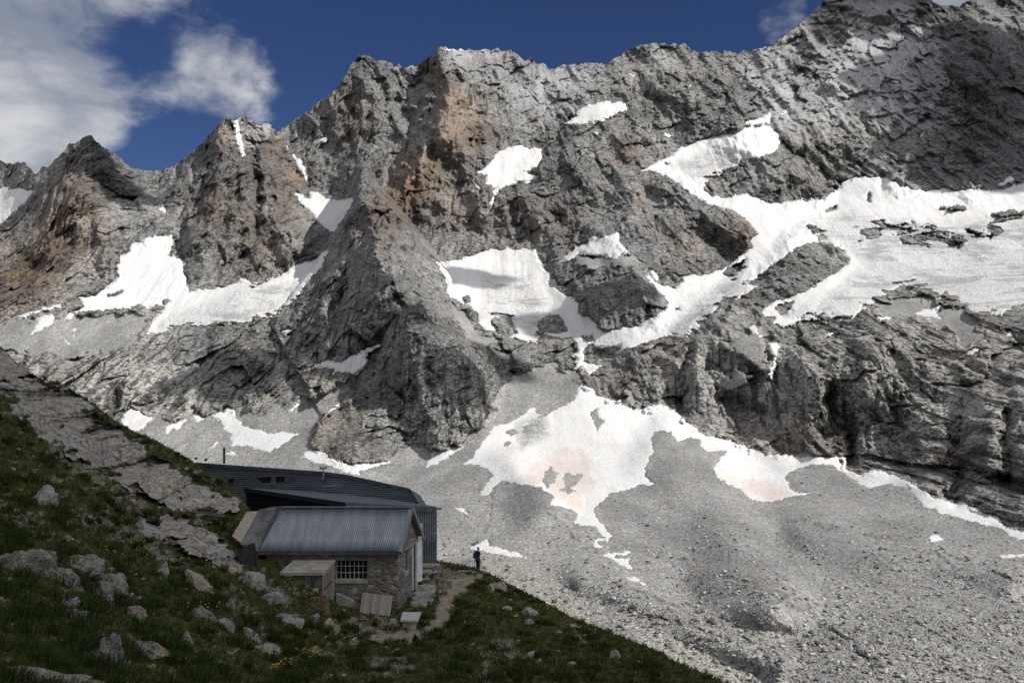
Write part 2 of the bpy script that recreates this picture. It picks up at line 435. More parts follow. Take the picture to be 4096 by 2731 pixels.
SNOW = [
 [(-420, 860), (-360, 800), (-260, 780), (-120, 752), (0, 747), (70, 753), (108, 756), (137, 762), (139, 768), (96, 813), (45, 858), (0, 899), (-140, 940), (-270, 930), (-330, 900)],
 [(619, 941), (689, 943), (692, 983), (673, 1021), (714, 1031), (740, 1056), (746, 1142), (756, 1165), (848, 1152), (918, 1139), (957, 1120), (982, 1114), (1008, 1136), (1072, 1117), (1148, 1091), (1180, 1056), (1250, 1034), (1310, 1005),
  (1290, 1060), (1230, 1130), (1180, 1200), (1100, 1270), (960, 1300), (860, 1312), (733, 1311), (676, 1324), (631, 1340), (580, 1343), (593, 1302), (606, 1283), (651, 1232), (628, 1224), (593, 1235), (555, 1224), (523, 1235), (440, 1241), (357, 1248),
  (300, 1257), (281, 1279), (261, 1273), (274, 1251), (332, 1228), (319, 1200), (306, 1190), (383, 1177), (415, 1155), (446, 1130), (469, 1104), (462, 1066), (478, 1028), (517, 1008), (523, 977), (561, 961)],
 [(48, 1269), (128, 1248), (211, 1222), (242, 1213), (246, 1232), (159, 1248), (102, 1270)],
 [(153, 1267), (211, 1254), (223, 1264), (204, 1299), (128, 1340), (102, 1347), (140, 1308)],
 [(252, 1353), (270, 1360), (290, 1388), (275, 1380)], [(290, 1318), (300, 1318), (298, 1353), (290, 1350)],
 [(485, 1653), (523, 1630), (561, 1643), (612, 1675), (574, 1710), (549, 1732), (478, 1694)],
 [(657, 1704), (733, 1669), (759, 1675), (714, 1720), (663, 1745)],
 [(765, 1656), (797, 1649), (810, 1672), (880, 1646), (912, 1624), (938, 1643), (944, 1672), (976, 1707), (1046, 1720), (1072, 1732), (1142, 1729), (1199, 1732), (1135, 1777), (1084, 1806), (1020, 1796), (1005, 1780), (925, 1783), (928, 1736), (893, 1720), (887, 1678), (829, 1672), (785, 1697)],
 [(829, 1806), (887, 1739), (861, 1787)], [(895, 1817), (931, 1803), (944, 1818)],
 [(1206, 1825), (1238, 1793), (1289, 1806), (1315, 1831), (1410, 1857), (1563, 1844), (1557, 1857), (1436, 1882), (1442, 1900), (1359, 1880), (1264, 1850)],
 [(1200, 1493), (1264, 1455), (1321, 1436), (1366, 1445), (1404, 1423), (1474, 1391), (1516, 1381), (1455, 1429), (1474, 1445), (1423, 1499), (1359, 1493), (1315, 1515), (1328, 1480), (1276, 1474)],
 [(1289, 1665), (1347, 1614), (1391, 1576), (1353, 1627), (1308, 1665)],
 [(1704, 1873), (1736, 1793), (1774, 1806), (1838, 1787), (1902, 1755), (1812, 1812), (1742, 1857)],
 [(2319, 1538), (2376, 1554), (2389, 1583), (2453, 1605), (2484, 1599), (2484, 1618), (2529, 1637), (2567, 1637), (2593, 1624), (2644, 1615), (2682, 1640), (2720, 1663), (2778, 1710), (2823, 1742), (2899, 1755), (2956, 1774), (3014, 1797), (3059, 1822),
  (3135, 1818), (3211, 1830), (3280, 1822), (3383, 1830), (3387, 1880), (3448, 1895), (3494, 1876), (3586, 1903), (3663, 1941), (3732, 1987), (3816, 2010), (3854, 2006), (3931, 2048), (3992, 2063), (4020, 2110), (3946, 2100), (3854, 2079), (3701, 2025),
  (3625, 1948), (3548, 1937), (3471, 1956), (3426, 1926), (3349, 1880), (3334, 1860), (3257, 1857), (3165, 1880), (3142, 1903), (3158, 1948), (3181, 1971), (3238, 1971), (3181, 1987), (3089, 2010), (3005, 2002), (2966, 1964), (2867, 1914),
  (2852, 1872), (2905, 1803), (2829, 1811), (2806, 1788), (2798, 1757), (2767, 1746), (2721, 1765), (2698, 1757), (2683, 1727), (2630, 1719), (2607, 1749), (2614, 1803), (2584, 1872), (2580, 1910), (2622, 1937), (2553, 1941), (2477, 1968),
  (2440, 1972), (2421, 2004), (2376, 2029), (2382, 2068), (2408, 2093), (2449, 2144), (2433, 2163), (2389, 2166), (2395, 2179), (2465, 2189), (2465, 2194), (2376, 2186), (2370, 2160), (2414, 2151), (2376, 2106), (2287, 2096), (2312, 2061), (2293, 2036),
  (2197, 2023), (2217, 1991), (2159, 1946), (2038, 1927), (2000, 1921), (1955, 1978), (1920, 1978), (1955, 1921), (1974, 1899), (1952, 1876), (1910, 1857), (1850, 1854), (1891, 1832), (1917, 1781), (1974, 1704), (2044, 1685), (2095, 1653), (2140, 1621),
  (2159, 1659), (2204, 1640), (2261, 1621), (2300, 1589)],
 [(2408, 2217), (2453, 2211), (2523, 2205), (2472, 2192), (2480, 2190), (2530, 2206), (2500, 2222), (2465, 2221), (2460, 2226), (2516, 2233), (2526, 2272), (2504, 2275), (2465, 2246), (2414, 2227)],
 [(2491, 2304), (2548, 2307), (2583, 2339), (2523, 2323)],
 [(1882, 2192), (1949, 2160), (1955, 2182), (2044, 2202), (2140, 2237), (2057, 2227), (1930, 2202)],
 [(1808, 2023), (1853, 2036), (1872, 2055), (1835, 2040)],
 [(4005, 2110), (4120, 2130), (4120, 2168), (4040, 2145)], [(3709, 2151), (3744, 2138), (3770, 2160), (3727, 2165)], [(3988, 2220), (4120, 2203), (4120, 2225), (4023, 2234)],
 # middle and right glacier, one connected sheet
 [(1742, 1047), (1793, 1045), (1844, 1034), (1902, 1015), (1965, 996), (2023, 999), (2029, 989), (2055, 999), (2138, 999), (2150, 1028), (2182, 1091), (2208, 1091), (2195, 1136), (2246, 1168), (2284, 1187), (2323, 1213), (2316, 1251), (2380, 1283), (2405, 1315),
  (2437, 1324), (2501, 1308), (2553, 1300), (2640, 1255), (2668, 1229), (2660, 1198), (2622, 1153), (2584, 1107), (2591, 1084), (2622, 1130), (2706, 1153), (2744, 1099), (2806, 1099), (2890, 1076), (2951, 1038), (3005, 984), (2995, 963), (3027, 938), (2995, 893),
  (2938, 848), (2829, 816), (2772, 784), (2733, 753), (2676, 714), (2612, 686), (2555, 682), (2593, 667), (2644, 638), (2682, 628), (2714, 593), (2784, 561), (2893, 536), (2944, 533), (2976, 510), (2982, 485), (3052, 466), (3084, 440), (3087, 453), (3078, 504),
  (3119, 542), (3116, 600), (3046, 628), (2976, 644), (2925, 689), (2836, 721), (2813, 759), (2848, 784), (2912, 791), (2969, 775), (3008, 778), (3072, 813), (3148, 807), (3276, 797), (3333, 775), (3371, 733), (3414, 714), (3472, 708), (3516, 705), (3555, 714),
  (3587, 733), (3638, 756), (3701, 762), (3778, 749), (3822, 759), (3886, 756), (3956, 759), (4020, 752), (4096, 733), (4700, 700), (4700, 1230), (4096, 1229), (4007, 1260), (3885, 1248), (3831, 1198), (3739, 1191), (3701, 1160), (3655, 1145), (3609, 1137),
  (3548, 1175), (3471, 1229), (3441, 1237), (3425, 1267), (3357, 1283), (3227, 1275), (3135, 1309), (3089, 1298), (3096, 1275), (3047, 1275), (3043, 1244), (3081, 1214), (3135, 1198), (3204, 1168), (3265, 1137), (3341, 1091), (3387, 1061), (3395, 1038),
  (3357, 992), (3318, 977), (3280, 969), (3227, 977), (3173, 999), (3119, 1038), (3058, 1084), (2989, 1137), (3035, 1145), (2966, 1191), (2897, 1214), (2852, 1244), (2821, 1283), (2783, 1321), (2729, 1359), (2683, 1344), (2630, 1359), (2538, 1394), (2461, 1413),
  (2482, 1385), (2405, 1391), (2367, 1378), (2335, 1397), (2335, 1442), (2412, 1461), (2354, 1503), (2323, 1468), (2291, 1480), (2310, 1436), (2284, 1417), (2310, 1410), (2310, 1391), (2284, 1353), (2246, 1359), (2163, 1334), (2150, 1378), (2093, 1366),
  (2042, 1346), (2067, 1334), (2042, 1276), (1978, 1270), (1972, 1295), (1997, 1334), (1940, 1321), (1908, 1295), (1902, 1251), (1863, 1219), (1806, 1193), (1785, 1174), (1785, 1136), (1760, 1079)],
 [(2227, 1050), (2297, 996), (2354, 977), (2367, 941), (2405, 951), (2469, 929), (2476, 970), (2520, 1018), (2482, 1018), (2450, 1037), (2425, 1024), (2348, 1021), (2316, 1015), (2278, 1040)],
 [(2265, 497), (2306, 466), (2313, 440), (2332, 424), (2421, 408), (2434, 402), (2440, 415), (2510, 411), (2507, 443), (2459, 456), (2408, 485), (2319, 501)],
 [(1902, 689), (1957, 657), (1976, 619), (2020, 593), (2084, 580), (2097, 590), (2167, 593), (2174, 631), (2148, 670), (2097, 689), (2154, 708), (2110, 733), (2078, 727), (2008, 753), (1982, 784), (1963, 842), (1957, 810), (1976, 759), (1938, 733), (1944, 702)],
 [(1872, 702), (1892, 710), (1928, 765), (1916, 770), (1883, 727)],
 [(1147, 587), (1185, 625), (1206, 638), (1222, 689), (1245, 743), (1236, 757), (1206, 702), (1181, 657)],
 [(1175, 772), (1236, 791), (1242, 757), (1312, 797), (1383, 797), (1425, 780), (1383, 860), (1332, 930), (1281, 899), (1249, 855), (1204, 810)],
 [(1255, 584), (1281, 558), (1306, 553), (1298, 566), (1268, 578)],
 [(940, 478), (960, 475), (956, 510), (970, 555), (982, 625), (966, 628), (948, 555), (936, 510)],
 [(619, 823), (666, 829), (657, 855), (638, 842)], [(3242, 232), (3268, 222), (3302, 240)], [(3674, 550), (3689, 529), (3710, 524), (3690, 548)], [(3880, 732), (3900, 742), (3934, 731), (3922, 748), (3888, 750)],
 [(3986, 744), (4042, 700), (4057, 720), (4020, 741)], [(3113, 471), (3134, 445), (3155, 432), (3138, 455)],
 [(3066, 1374), (3112, 1367), (3119, 1390), (3106, 1443), (3083, 1515), (3075, 1497), (3094, 1428)], [(2989, 1313), (3012, 1298), (3052, 1344), (3043, 1353)], [(3260, 1362), (3364, 1311), (3320, 1342)],
 [(3494, 1265), (3565, 1272), (3520, 1284)], [(3655, 1254), (3778, 1212), (3745, 1250), (3772, 1277), (3701, 1269)], [(3846, 1422), (3892, 1390), (3940, 1395), (3879, 1427)], [(4020, 1348), (4030, 1310), (4052, 1328), (4057, 1347)],
 [(2598, 1090), (2612, 1078), (2640, 1120), (2625, 1128)], [(1780, 198), (1804, 194), (1856, 197), (1850, 206), (1800, 206)],
 [(1125, 1325), (1150, 1310), (1165, 1325), (1140, 1345)], [(1140, 1640), (1185, 1620), (1205, 1605), (1180, 1640), (1160, 1650)],
 [(2135, 720), (2150, 700), (2160, 708)], [(2640, 545), (2662, 535), (2690, 542), (2668, 552)], [(2380, 535), (2400, 530), (2395, 542)], [(2500, 295), (2545, 300), (2530, 308)], [(2700, 370), (2716, 364), (2708, 385)], [(2750, 350), (2770, 322), (2775, 326), (2756, 360)],
 [(3550, 320), (3590, 326), (3570, 330)], [(2630, 783), (2660, 788), (2696, 785), (2670, 797)],
]
HOLES = [
 [(3755, 831), (3810, 827), (3858, 831), (3862, 841), (3800, 842)], [(3466, 804), (3478, 770), (3486, 773), (3478, 806)], [(3495, 884), (3560, 900), (3604, 924), (3550, 914)], [(3615, 892), (3680, 905), (3725, 900), (3700, 917), (3640, 910)], [(3930, 872), (4040, 846), (4095, 855), (4000, 878)],
 [(3300, 840), (3345, 828), (3340, 838), (3305, 850)], [(3620, 955), (3700, 940), (3790, 950), (3850, 972), (3760, 966), (3680, 962)], [(3880, 930), (3960, 915), (4030, 920), (3950, 935)], [(3430, 930), (3520, 925), (3500, 940), (3440, 945)], [(2940, 500), (3060, 498), (3075, 504), (2950, 508)],
 [(2165, 1925), (2180, 1890), (2204, 1866), (2218, 1885), (2232, 1892), (2222, 1915), (2228, 1934), (2200, 1940), (2191, 1956)], [(2246, 1918), (2262, 1888), (2290, 1898), (2330, 1900), (2318, 1925), (2300, 1940), (2285, 1950), (2310, 1962), (2280, 1975), (2238, 1962), (2265, 1940)], [(2357, 1659), (2389, 1628), (2395, 1660), (2414, 1685), (2389, 1723), (2376, 1685)],
 [(2163, 1283), (2195, 1264), (2240, 1264), (2265, 1321), (2201, 1334), (2166, 1327)], [(2335, 1346), (2370, 1343), (2375, 1362), (2340, 1365)], [(2890, 1091), (2940, 1050), (2982, 1034), (2974, 1061), (2928, 1107)],
 [(3096, 1237), (3110, 1214), (3173, 1206), (3165, 1240), (3130, 1260)], [(430, 1180), (485, 1165), (470, 1180), (440, 1185)], [(650, 1205), (665, 1196), (675, 1205), (660, 1216)], [(2020, 1770), (2040, 1768), (2030, 1785), (2015, 1782)],
 [(2025, 1725), (2050, 1715), (2065, 1730), (2045, 1742)], [(3240, 905), (3262, 900), (3270, 925), (3250, 935)], [(3265, 940), (3290, 935), (3300, 955), (3275, 958)], [(1850, 1190), (1868, 1185), (1878, 1205), (1862, 1210)], [(2655, 650), (2668, 648), (2672, 662)],
 [(2100, 1715), (2130, 1712), (2118, 1723)], [(2700, 1240), (2715, 1225), (2720, 1240)],
]
PINK = [[(2051, 1921), (2210, 1819), (2248, 1774), (2312, 1793), (2357, 1819), (2363, 1883), (2389, 1921), (2344, 1972), (2338, 2029), (2293, 2029), (2159, 1945)], [(2867, 1914), (3035, 1914), (3060, 1912), (3188, 1983), (3089, 2012), (2966, 1966)]]
PINK2 = [[(2200, 1765), (2215, 1710), (2230, 1700), (2235, 1740), (2215, 1770)], [(2010, 1800), (2040, 1770), (2075, 1790), (2050, 1820)], [(460, 1090), (470, 1040), (510, 1010), (505, 1060), (480, 1110)], [(440, 1236), (550, 1222), (545, 1230), (450, 1240)]]
DIRTY = [[(1008, 1142), (1190, 1140), (1160, 1200), (1090, 1270), (960, 1305), (860, 1318), (720, 1330), (660, 1300), (760, 1258), (893, 1195)],
 [(3230, 900), (3420, 860), (3700, 900), (4200, 850), (4200, 1250), (3885, 1250), (3700, 1165), (3600, 1140), (3470, 1232), (3357, 1285), (3240, 1275), (3350, 1170), (3480, 1060), (3400, 980)],
 [(3160, 1260), (3240, 1225), (3420, 1250), (3357, 1285), (3227, 1277)], [(2720, 660), (2900, 600), (3000, 620), (2920, 690), (2830, 730), (2760, 690)], [(1950, 1100), (2130, 1100), (2180, 1200), (2150, 1360), (2060, 1270), (1930, 1270)],
 [(2080, 1700), (2180, 1650), (2200, 1740), (2100, 1790)], [(2850, 1180), (3000, 1060), (2960, 1180), (2760, 1320), (2700, 1330)]]
SCREE = [
 [(-900, 1690), (300, 1600), (427, 1640), (478, 1690), (612, 1680), (733, 1672), (765, 1660), (880, 1655), (960, 1668), (1060, 1640), (1160, 1600), (1240, 1590), (1300, 1560), (1390, 1530), (1360, 1610), (1290, 1670), (1235, 1770), (1290, 1825), (1400, 1862),
  (1560, 1848), (1640, 1790), (1780, 1800), (1870, 1760), (1930, 1700), (1975, 1600), (2010, 1540), (2100, 1480), (2200, 1440), (2290, 1490), (2320, 1540), (2376, 1554), (2389, 1583), (2484, 1599), (2567, 1640), (2644, 1615), (2720, 1663), (2823, 1742), (2956, 1774), (3059, 1822), (3280, 1824),
  (3383, 1834), (3387, 1884), (3448, 1898), (3494, 1878), (3586, 1905), (3732, 1989), (3854, 2008), (3992, 2065), (4096, 2120), (4900, 2420), (4900, 3100), (-900, 3100)],
 [(3480, 1250), (3620, 1170), (3740, 1210), (3840, 1240), (3900, 1280), (3930, 1340), (3860, 1400), (3810, 1330), (3700, 1270), (3560, 1280)],
 [(1800, 1190), (1880, 1250), (1905, 1320), (1990, 1360), (1940, 1400), (1880, 1370), (1810, 1270)], [(0, 1290), (300, 1260), (600, 1245), (570, 1350), (480, 1400), (250, 1430), (0, 1400), (-300, 1350)],
 [(2330, 1020), (2430, 1024), (2540, 1020), (2580, 1070), (2500, 1080), (2300, 1060)], [(2870, 1490), (2960, 1480), (3000, 1530), (2930, 1560), (2860, 1530)], [(2900, 1380), (3050, 1290), (3060, 1420), (3070, 1500), (3000, 1450)], [(2480, 1610), (2510, 1560), (2560, 1590), (2560, 1635)]
]
ORANGE = [(300, 780, 110, .55), (200, 980, 130, .6), (60, 1130, 120, .6), (360, 960, 90, .4), (880, 820, 100, .45), (1150, 830, 80, .5), (1060, 1000, 90, .4), (1780, 560, 70, .5), (1560, 830, 80, .6), (1750, 760, 110, .4), (1850, 850, 110, .4), (1380, 420, 80, .4), (950, 540, 70, .4), (1280, 1720, 90, .25), (2240, 900, 90, .35), (2100, 880, 80, .35), (3350, 1850, 90, .4), (2750, 1000, 80, .4), (1830, 440, 90, 1.0), (1880, 560, 90, .6), (1690, 650, 90, .9), (1620, 760, 80, .7), (1770, 350, 70, .6), (1420, 520, 60, .5), (1180, 700, 60, .8), (1080, 600, 70, .6), (1000, 900, 120, .35), (150, 1100, 120, .6), (280, 850, 130, .4), (2500, 620, 60, .8),
 (2560, 800, 60, .5), (3000, 880, 80, .5), (2950, 950, 60, .6), (1400, 1200, 100, .3), (1350, 1760, 110, .2), (1500, 950, 120, .35), (900, 560, 60, .4), (3200, 1780, 100, .6), (3000, 1700, 80, .4), (2450, 1560, 80, .6), (2700, 1420, 80, .5), (3800, 1850, 90, .5), (3900, 1400, 140, .35), (1100, 1750, 90, .5), (1330, 1600, 120, .35), (3200, 110, 80, .35), (3130, 130, 60, .4)]
PALE = [(3300, 1600, 250, .5), (3800, 1700, 220, .6), (2700, 1500, 130, .3), (3050, 1620, 170, .5), (3500, 1650, 200, .5), (2950, 1450, 150, .4), (3600, 1800, 160, .4), (200, 1500, 220, .9), (480, 1450, 200, .7), (650, 1600, 150, .8), (430, 1580, 130, .9), (950, 1600, 200, .5), (1150, 1520, 150, .5), (1300, 1390, 140, .5), (1900, 1500, 130, .35), (1880, 1760, 120, .6), (3350, 1480, 260, .45), (3750, 1420, 260, .6), (3150, 1730, 180, .6), (3900, 1600, 250, .35), (3700, 1850, 200, .3),
 (250, 950, 200, .4), (3380, 480, 220, .5), (3300, 700, 180, .5), (2650, 250, 160, .25), (1950, 300, 160, .25), (1100, 1100, 150, .3), (2600, 500, 250, .2)]
DARK = [(320, 800, 240, .4), (950, 760, 230, .35), (1480, 1080, 220, .5), (1250, 1300, 150, .3), (1560, 650, 160, .4), (1450, 330, 140, .3), (3700, 250, 260, .4), (2300, 900, 200, .25), (2900, 1560, 160, .25), (3350, 1720, 120, .4), (2110, 1960, 90, 1.3), (2840, 2160, 120, .9), (2870, 2330, 110, .6), (3330, 2210, 110, .7), (3650, 2330, 260, .6), (2330, 2480, 130, .3), (3500, 2650, 260, .5), (2650, 1860, 120, .5), (1150, 1780, 150, .3), (3300, 1930, 110, .6), (2480, 2600, 100, .4), (400, 650, 110, .6), (1600, 500, 120, .5), (1400, 1450, 130, .4), (1700, 1500, 160, .6), (850, 1530, 120, .6), (2450, 1200, 160, .5), (3500, 40, 180, .8), (3950, 250, 260, .8), (3950, 600, 260, .6), (2700, 900, 160, .3), (1640, 900, 120, .35)]  # dark rock and gravel, with mound and flank shade painted in
DUST = [(3330, 200, 200, .9), (3600, 180, 160, 1.0), (3250, 300, 170, .7), (3560, 350, 180, .6), (2150, 380, 170, .5), (2300, 330, 130, .4), (1950, 260, 110, .6), (1830, 240, 60, .6), (2650, 230, 120, .35), (1070, 520, 50, 1.0), (980, 560, 60, .7), (1300, 560, 150, .4), (1650, 330, 110, .35), (3100, 350, 200, .5), (3660, 300, 60, 1.1), (3480, 640, 60, .6), (3580, 450, 60, .7), (3800, 450, 150, .35), (1850, 430, 80, .35), (1680, 580, 80, .5)]


BUFF = [(2650, 2640, 150, .9), (2850, 2720, 150, .8), (2250, 2420, 110, .7), (2050, 2330, 110, .6), (1850, 2200, 110, .35), (2150, 2180, 120, .2)]


def blobs(px, py, L):
    r = np.zeros(px.shape)
    for x, y, w, a in L:
        r += a * np.exp(-((px - x) ** 2 + (py - y) ** 2) / (w * w))
    return r


NC, NR = 1180, 860
cols = np.concatenate([np.linspace(-700, -20, 70, endpoint=False), np.linspace(-20, 4116, NC - 140), np.linspace(4120, 4800, 70)])
sx, sy = np.array(SKYLINE, float).T
top = np.interp(cols, sx, sy)
jag = 7 * fbm(cols / 26.0, cols * 0, 4, 5, .6) + 5 * np.abs(perlin(cols / 11.0, cols * 0 + 3, 9))
top = top - np.clip(jag, -8, 11) * sstep(cols, -50, 20)
tt = np.linspace(0, 1, NR) ** 1.0
PX = np.broadcast_to(cols, (NR, len(cols))).copy()
PY = top[None] + (2860 - top[None]) * tt[:, None]
fx, fy = PX.ravel(), PY.ravel()

base = TPS(WALL, 0.004)(fx, fy)
pyr_s = sdf(fx, fy, PYR_OUT, 160)
_w = TPS(WALL, 0.004)
PYR = [(a, b, c if b < 1500 else float(_w(np.array([a]), np.array([b]))[0]) - (10 if b < 1700 else 0)) for a, b, c in PYR]
pyr = TPS(PYR, 0.004)(fx, fy) * (1 + np.clip(-pyr_s - 4 * fbm(fx / 30, fy / 30, 3, 91), 0, 400) * 0.006) - 1.2 * np.clip(pyr_s, 0, 4) * sstep(fy, 1400, 1200)
onp = pyr < base
base = np.minimum(base, pyr)

snow_s = np.full(fx.shape, -60.0)
for p in SNOW:
    snow_s = np.maximum(snow_s, sdf(fx, fy, p))
for p in HOLES:
    snow_s = np.minimum(snow_s, -sdf(fx, fy, p))
dirty = np.zeros(fx.shape)
for p in DIRTY:
    dirty = np.maximum(dirty, sstep(sdf(fx, fy, p, 60), -35, 30))
snow_n = snow_s + 6 * fbm(fx / 30.0, fy / 20.0, 4, 11, .6) + 4.0 * perlin(fx / 8.0, fy / 6.0, 15) - np.clip(dirty, 0, 1) * np.clip(34 * ridged(fx / 120.0 + .5 * fy / 120.0, fy / 34.0, 4, 17) - 26 + .0 * snow_s, -8, 40) * sstep(snow_s, 75, 10)
scree_s = np.full(fx.shape, -60.0)
for p in SCREE:
    scree_s = np.maximum(scree_s, sdf(fx, fy, p))
scree = sstep(scree_s + 26 * fbm(fx / 60.0, fy / 45.0, 4, 21), -6, 8)

# macro relief
mac = np.zeros(fx.shape)
wob = 38 * fbm(fx / 150.0, fy / 150.0, 5, 31, .58) * (1 - scree) + 60 * scree * fbm(fx / 420, fy / 260, 2, 35)
wob2 = 38 * fbm(fx / 150.0, fy / 150.0, 5, 53, .58) * (1 - scree)
for L, sgn in ((RIDGES, 1), (GULLIES, -1)):
    for line, amp, w in L:
        a = np.array(line, float)
        m = (fx > a[:, 0].min() - w - 40) & (fx < a[:, 0].max() + w + 40) & (fy > a[:, 1].min() - w - 40) & (fy < a[:, 1].max() + w + 40)
        d = seg_dist(fx[m] + wob[m], fy[m] + wob2[m], line, False)
        k = np.clip(1 - d / w, 0, 1)
        mac[m] += sgn * amp * np.where(scree[m] > .5, k * k * (3 - 2 * k), k ** 1.25)

# small water-worn channels and trod lines in the scree
runnel = np.zeros(fx.shape)
for line in ([(2050, 2395), (2250, 2425), (2450, 2440), (2760, 2500), (3000, 2590), (3250, 2700)], [(2450, 2330), (2700, 2420), (2900, 2520), (3100, 2640), (3200, 2740)], [(2900, 2290), (3150, 2400), (3400, 2560), (3500, 2700)], [(1760, 2220), (2000, 2290), (2300, 2350)],
             [(2180, 2060), (2350, 2190), (2420, 2260)], [(3170, 2090), (3450, 2130), (3800, 2230), (4090, 2330)], [(2700, 2560), (2850, 2640), (2990, 2740)], [(1960, 1990), (1950, 2100), (1960, 2180)]):
    a = np.array(line, float)
    m = (fx > a[:, 0].min() - 60) & (fx < a[:, 0].max() + 60) & (fy > a[:, 1].min() - 60) & (fy < a[:, 1].max() + 60)
    dd = seg_dist(fx[m] + 26 * fbm(fx[m] / 90, fy[m] / 60, 3, 57), fy[m] + 20 * fbm(fx[m] / 80, fy[m] / 60, 4, 58), line, False)
    runnel[m] = np.maximum(runnel[m], np.clip(1 - dd / 13, 0, 1) * sstep(fbm(fx[m] / 70, fy[m] / 40, 3, 59), -.35, .35))

# broken-rock relief in metres over the rock surface
X = base * (fx - CX) / F
Zr = base * (CY - fy) / F
S = 0.82 * Zr + 0.10 * base


def rot(deg):
    a = math.radians(deg)
    return X * math.cos(a) + S * math.sin(a), -X * math.sin(a) + S * math.cos(a)


def zone(L):
    w = np.zeros(fx.shape)
    for x, y, s_ in L:
        w += np.exp(-((fx - x) ** 2 + (fy - y) ** 2) / (s_ * s_))
    return w


w_steep = zone([(900, 750, 330), (300, 850, 300), (1700, 450, 280), (1500, 850, 160), (1450, 320, 180), (1700, 700, 150), (3250, 1620, 130), (3950, 1850, 180)]) + 1e-3
w_slab = zone([(700, 1500, 450), (1450, 1550, 330), (200, 1400, 300), (3150, 1450, 200), (1400, 1200, 200)]) + 1e-3
w_flat = zone([(2400, 500, 500), (3200, 400, 600), (3900, 500, 500), (2500, 1000, 400), (3600, 1600, 400), (2500, 1500, 250), (3200, 1050, 200)]) + 0.02
tot = w_steep + w_slab + w_flat
relief = np.zeros(fx.shape)
crack = np.zeros(fx.shape)
warp = 9 * fbm(X / 45.0, S / 45.0, 3, 61)
for ang, w, sd_ in ((74, w_steep, 1), (40, w_slab, 2), (30, w_flat, 3)):
    wt = w / tot
    a, b = rot(ang)
    b = b + warp
    v1, e1 = facets(a / 54.0, b / 33.0, 100 + sd_)
    v2, e2 = facets(a / 19.0 + v1 * .3, b / 11.0, 200 + sd_)
    v3, e3 = facets(a / 7.5, b / 4.2, 300 + sd_)
    strata = ridged(a / 46.0, b / 17.0, 4, 400 + sd_)
    r = 20 * v1 + 7.5 * v2 + 3.4 * v3 + 1.2 * strata - 1.6 * np.exp(-e2 * 9) - 2.5 * np.exp(-e1 * 12)
    relief += wt * r
relief += 14 * fbm(X / 150.0, S / 150.0, 3, 71) + 13 * (ridged(X / 62.0 + .25 * S / 62, S / 150.0, 4, 81) - 0.9)
fine = 1.9 * fbm(X / 3.2, S / 3.0, 2, 85)
ribw = .55 + .6 * np.clip(w_steep, 0, 1)
Xw = X + .22 * S + 22 * fbm(X / 90.0, S / 90.0, 3, 65)
relief += ribw * (17 * (ridged(Xw / 58.0, S / 210.0, 3, 87) - .8) + 8 * (ridged(Xw / 23.0, S / 80.0, 3, 88) - .8) + 3 * ridged(Xw / 9.0, S / 26.0, 2, 89))

broken = .42 + .85 * sstep(fbm(X / 120.0, S / 150.0, 4, 95, .6), -.35, .55)
relief = relief * (.55 + .45 * broken)
fine = fine * broken
rough = (1 - 0.93 * scree) * sstep(-snow_n, -3, 7)
low = 14 * fbm(X / 190.0, S / 190.0, 3, 75)
screebump = 0.8 * fbm(X / 9.0, S / 9.0, 3, 78) + 3.4 * fbm(X / 60.0, base / 100.0, 4, 79)
rel = rough * (relief + fine) + scree * screebump * sstep(-snow_n, -3, 7)
D = base - mac - low * (1 - scree) * 0.6 - rel + 3.0 * runnel * scree + (4.0 - 3.4 * scree) * sstep(snow_n, -1, 8)
V = to_world(fx, fy, D).reshape(NR, len(cols), 3)

pts_attr = {
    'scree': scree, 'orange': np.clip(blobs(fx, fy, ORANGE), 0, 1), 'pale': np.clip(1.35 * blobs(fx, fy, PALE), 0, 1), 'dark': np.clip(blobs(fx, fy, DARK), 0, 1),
    'dust': np.clip(blobs(fx, fy, DUST), 0, 1.2),
    'runnel': np.clip(runnel, 0, 1), 'broken': broken,
    'buff': np.clip(blobs(fx, fy, BUFF) * (1 + .8 * fbm(fx / 140, fy / 60, 3, 33)), 0, 1)}


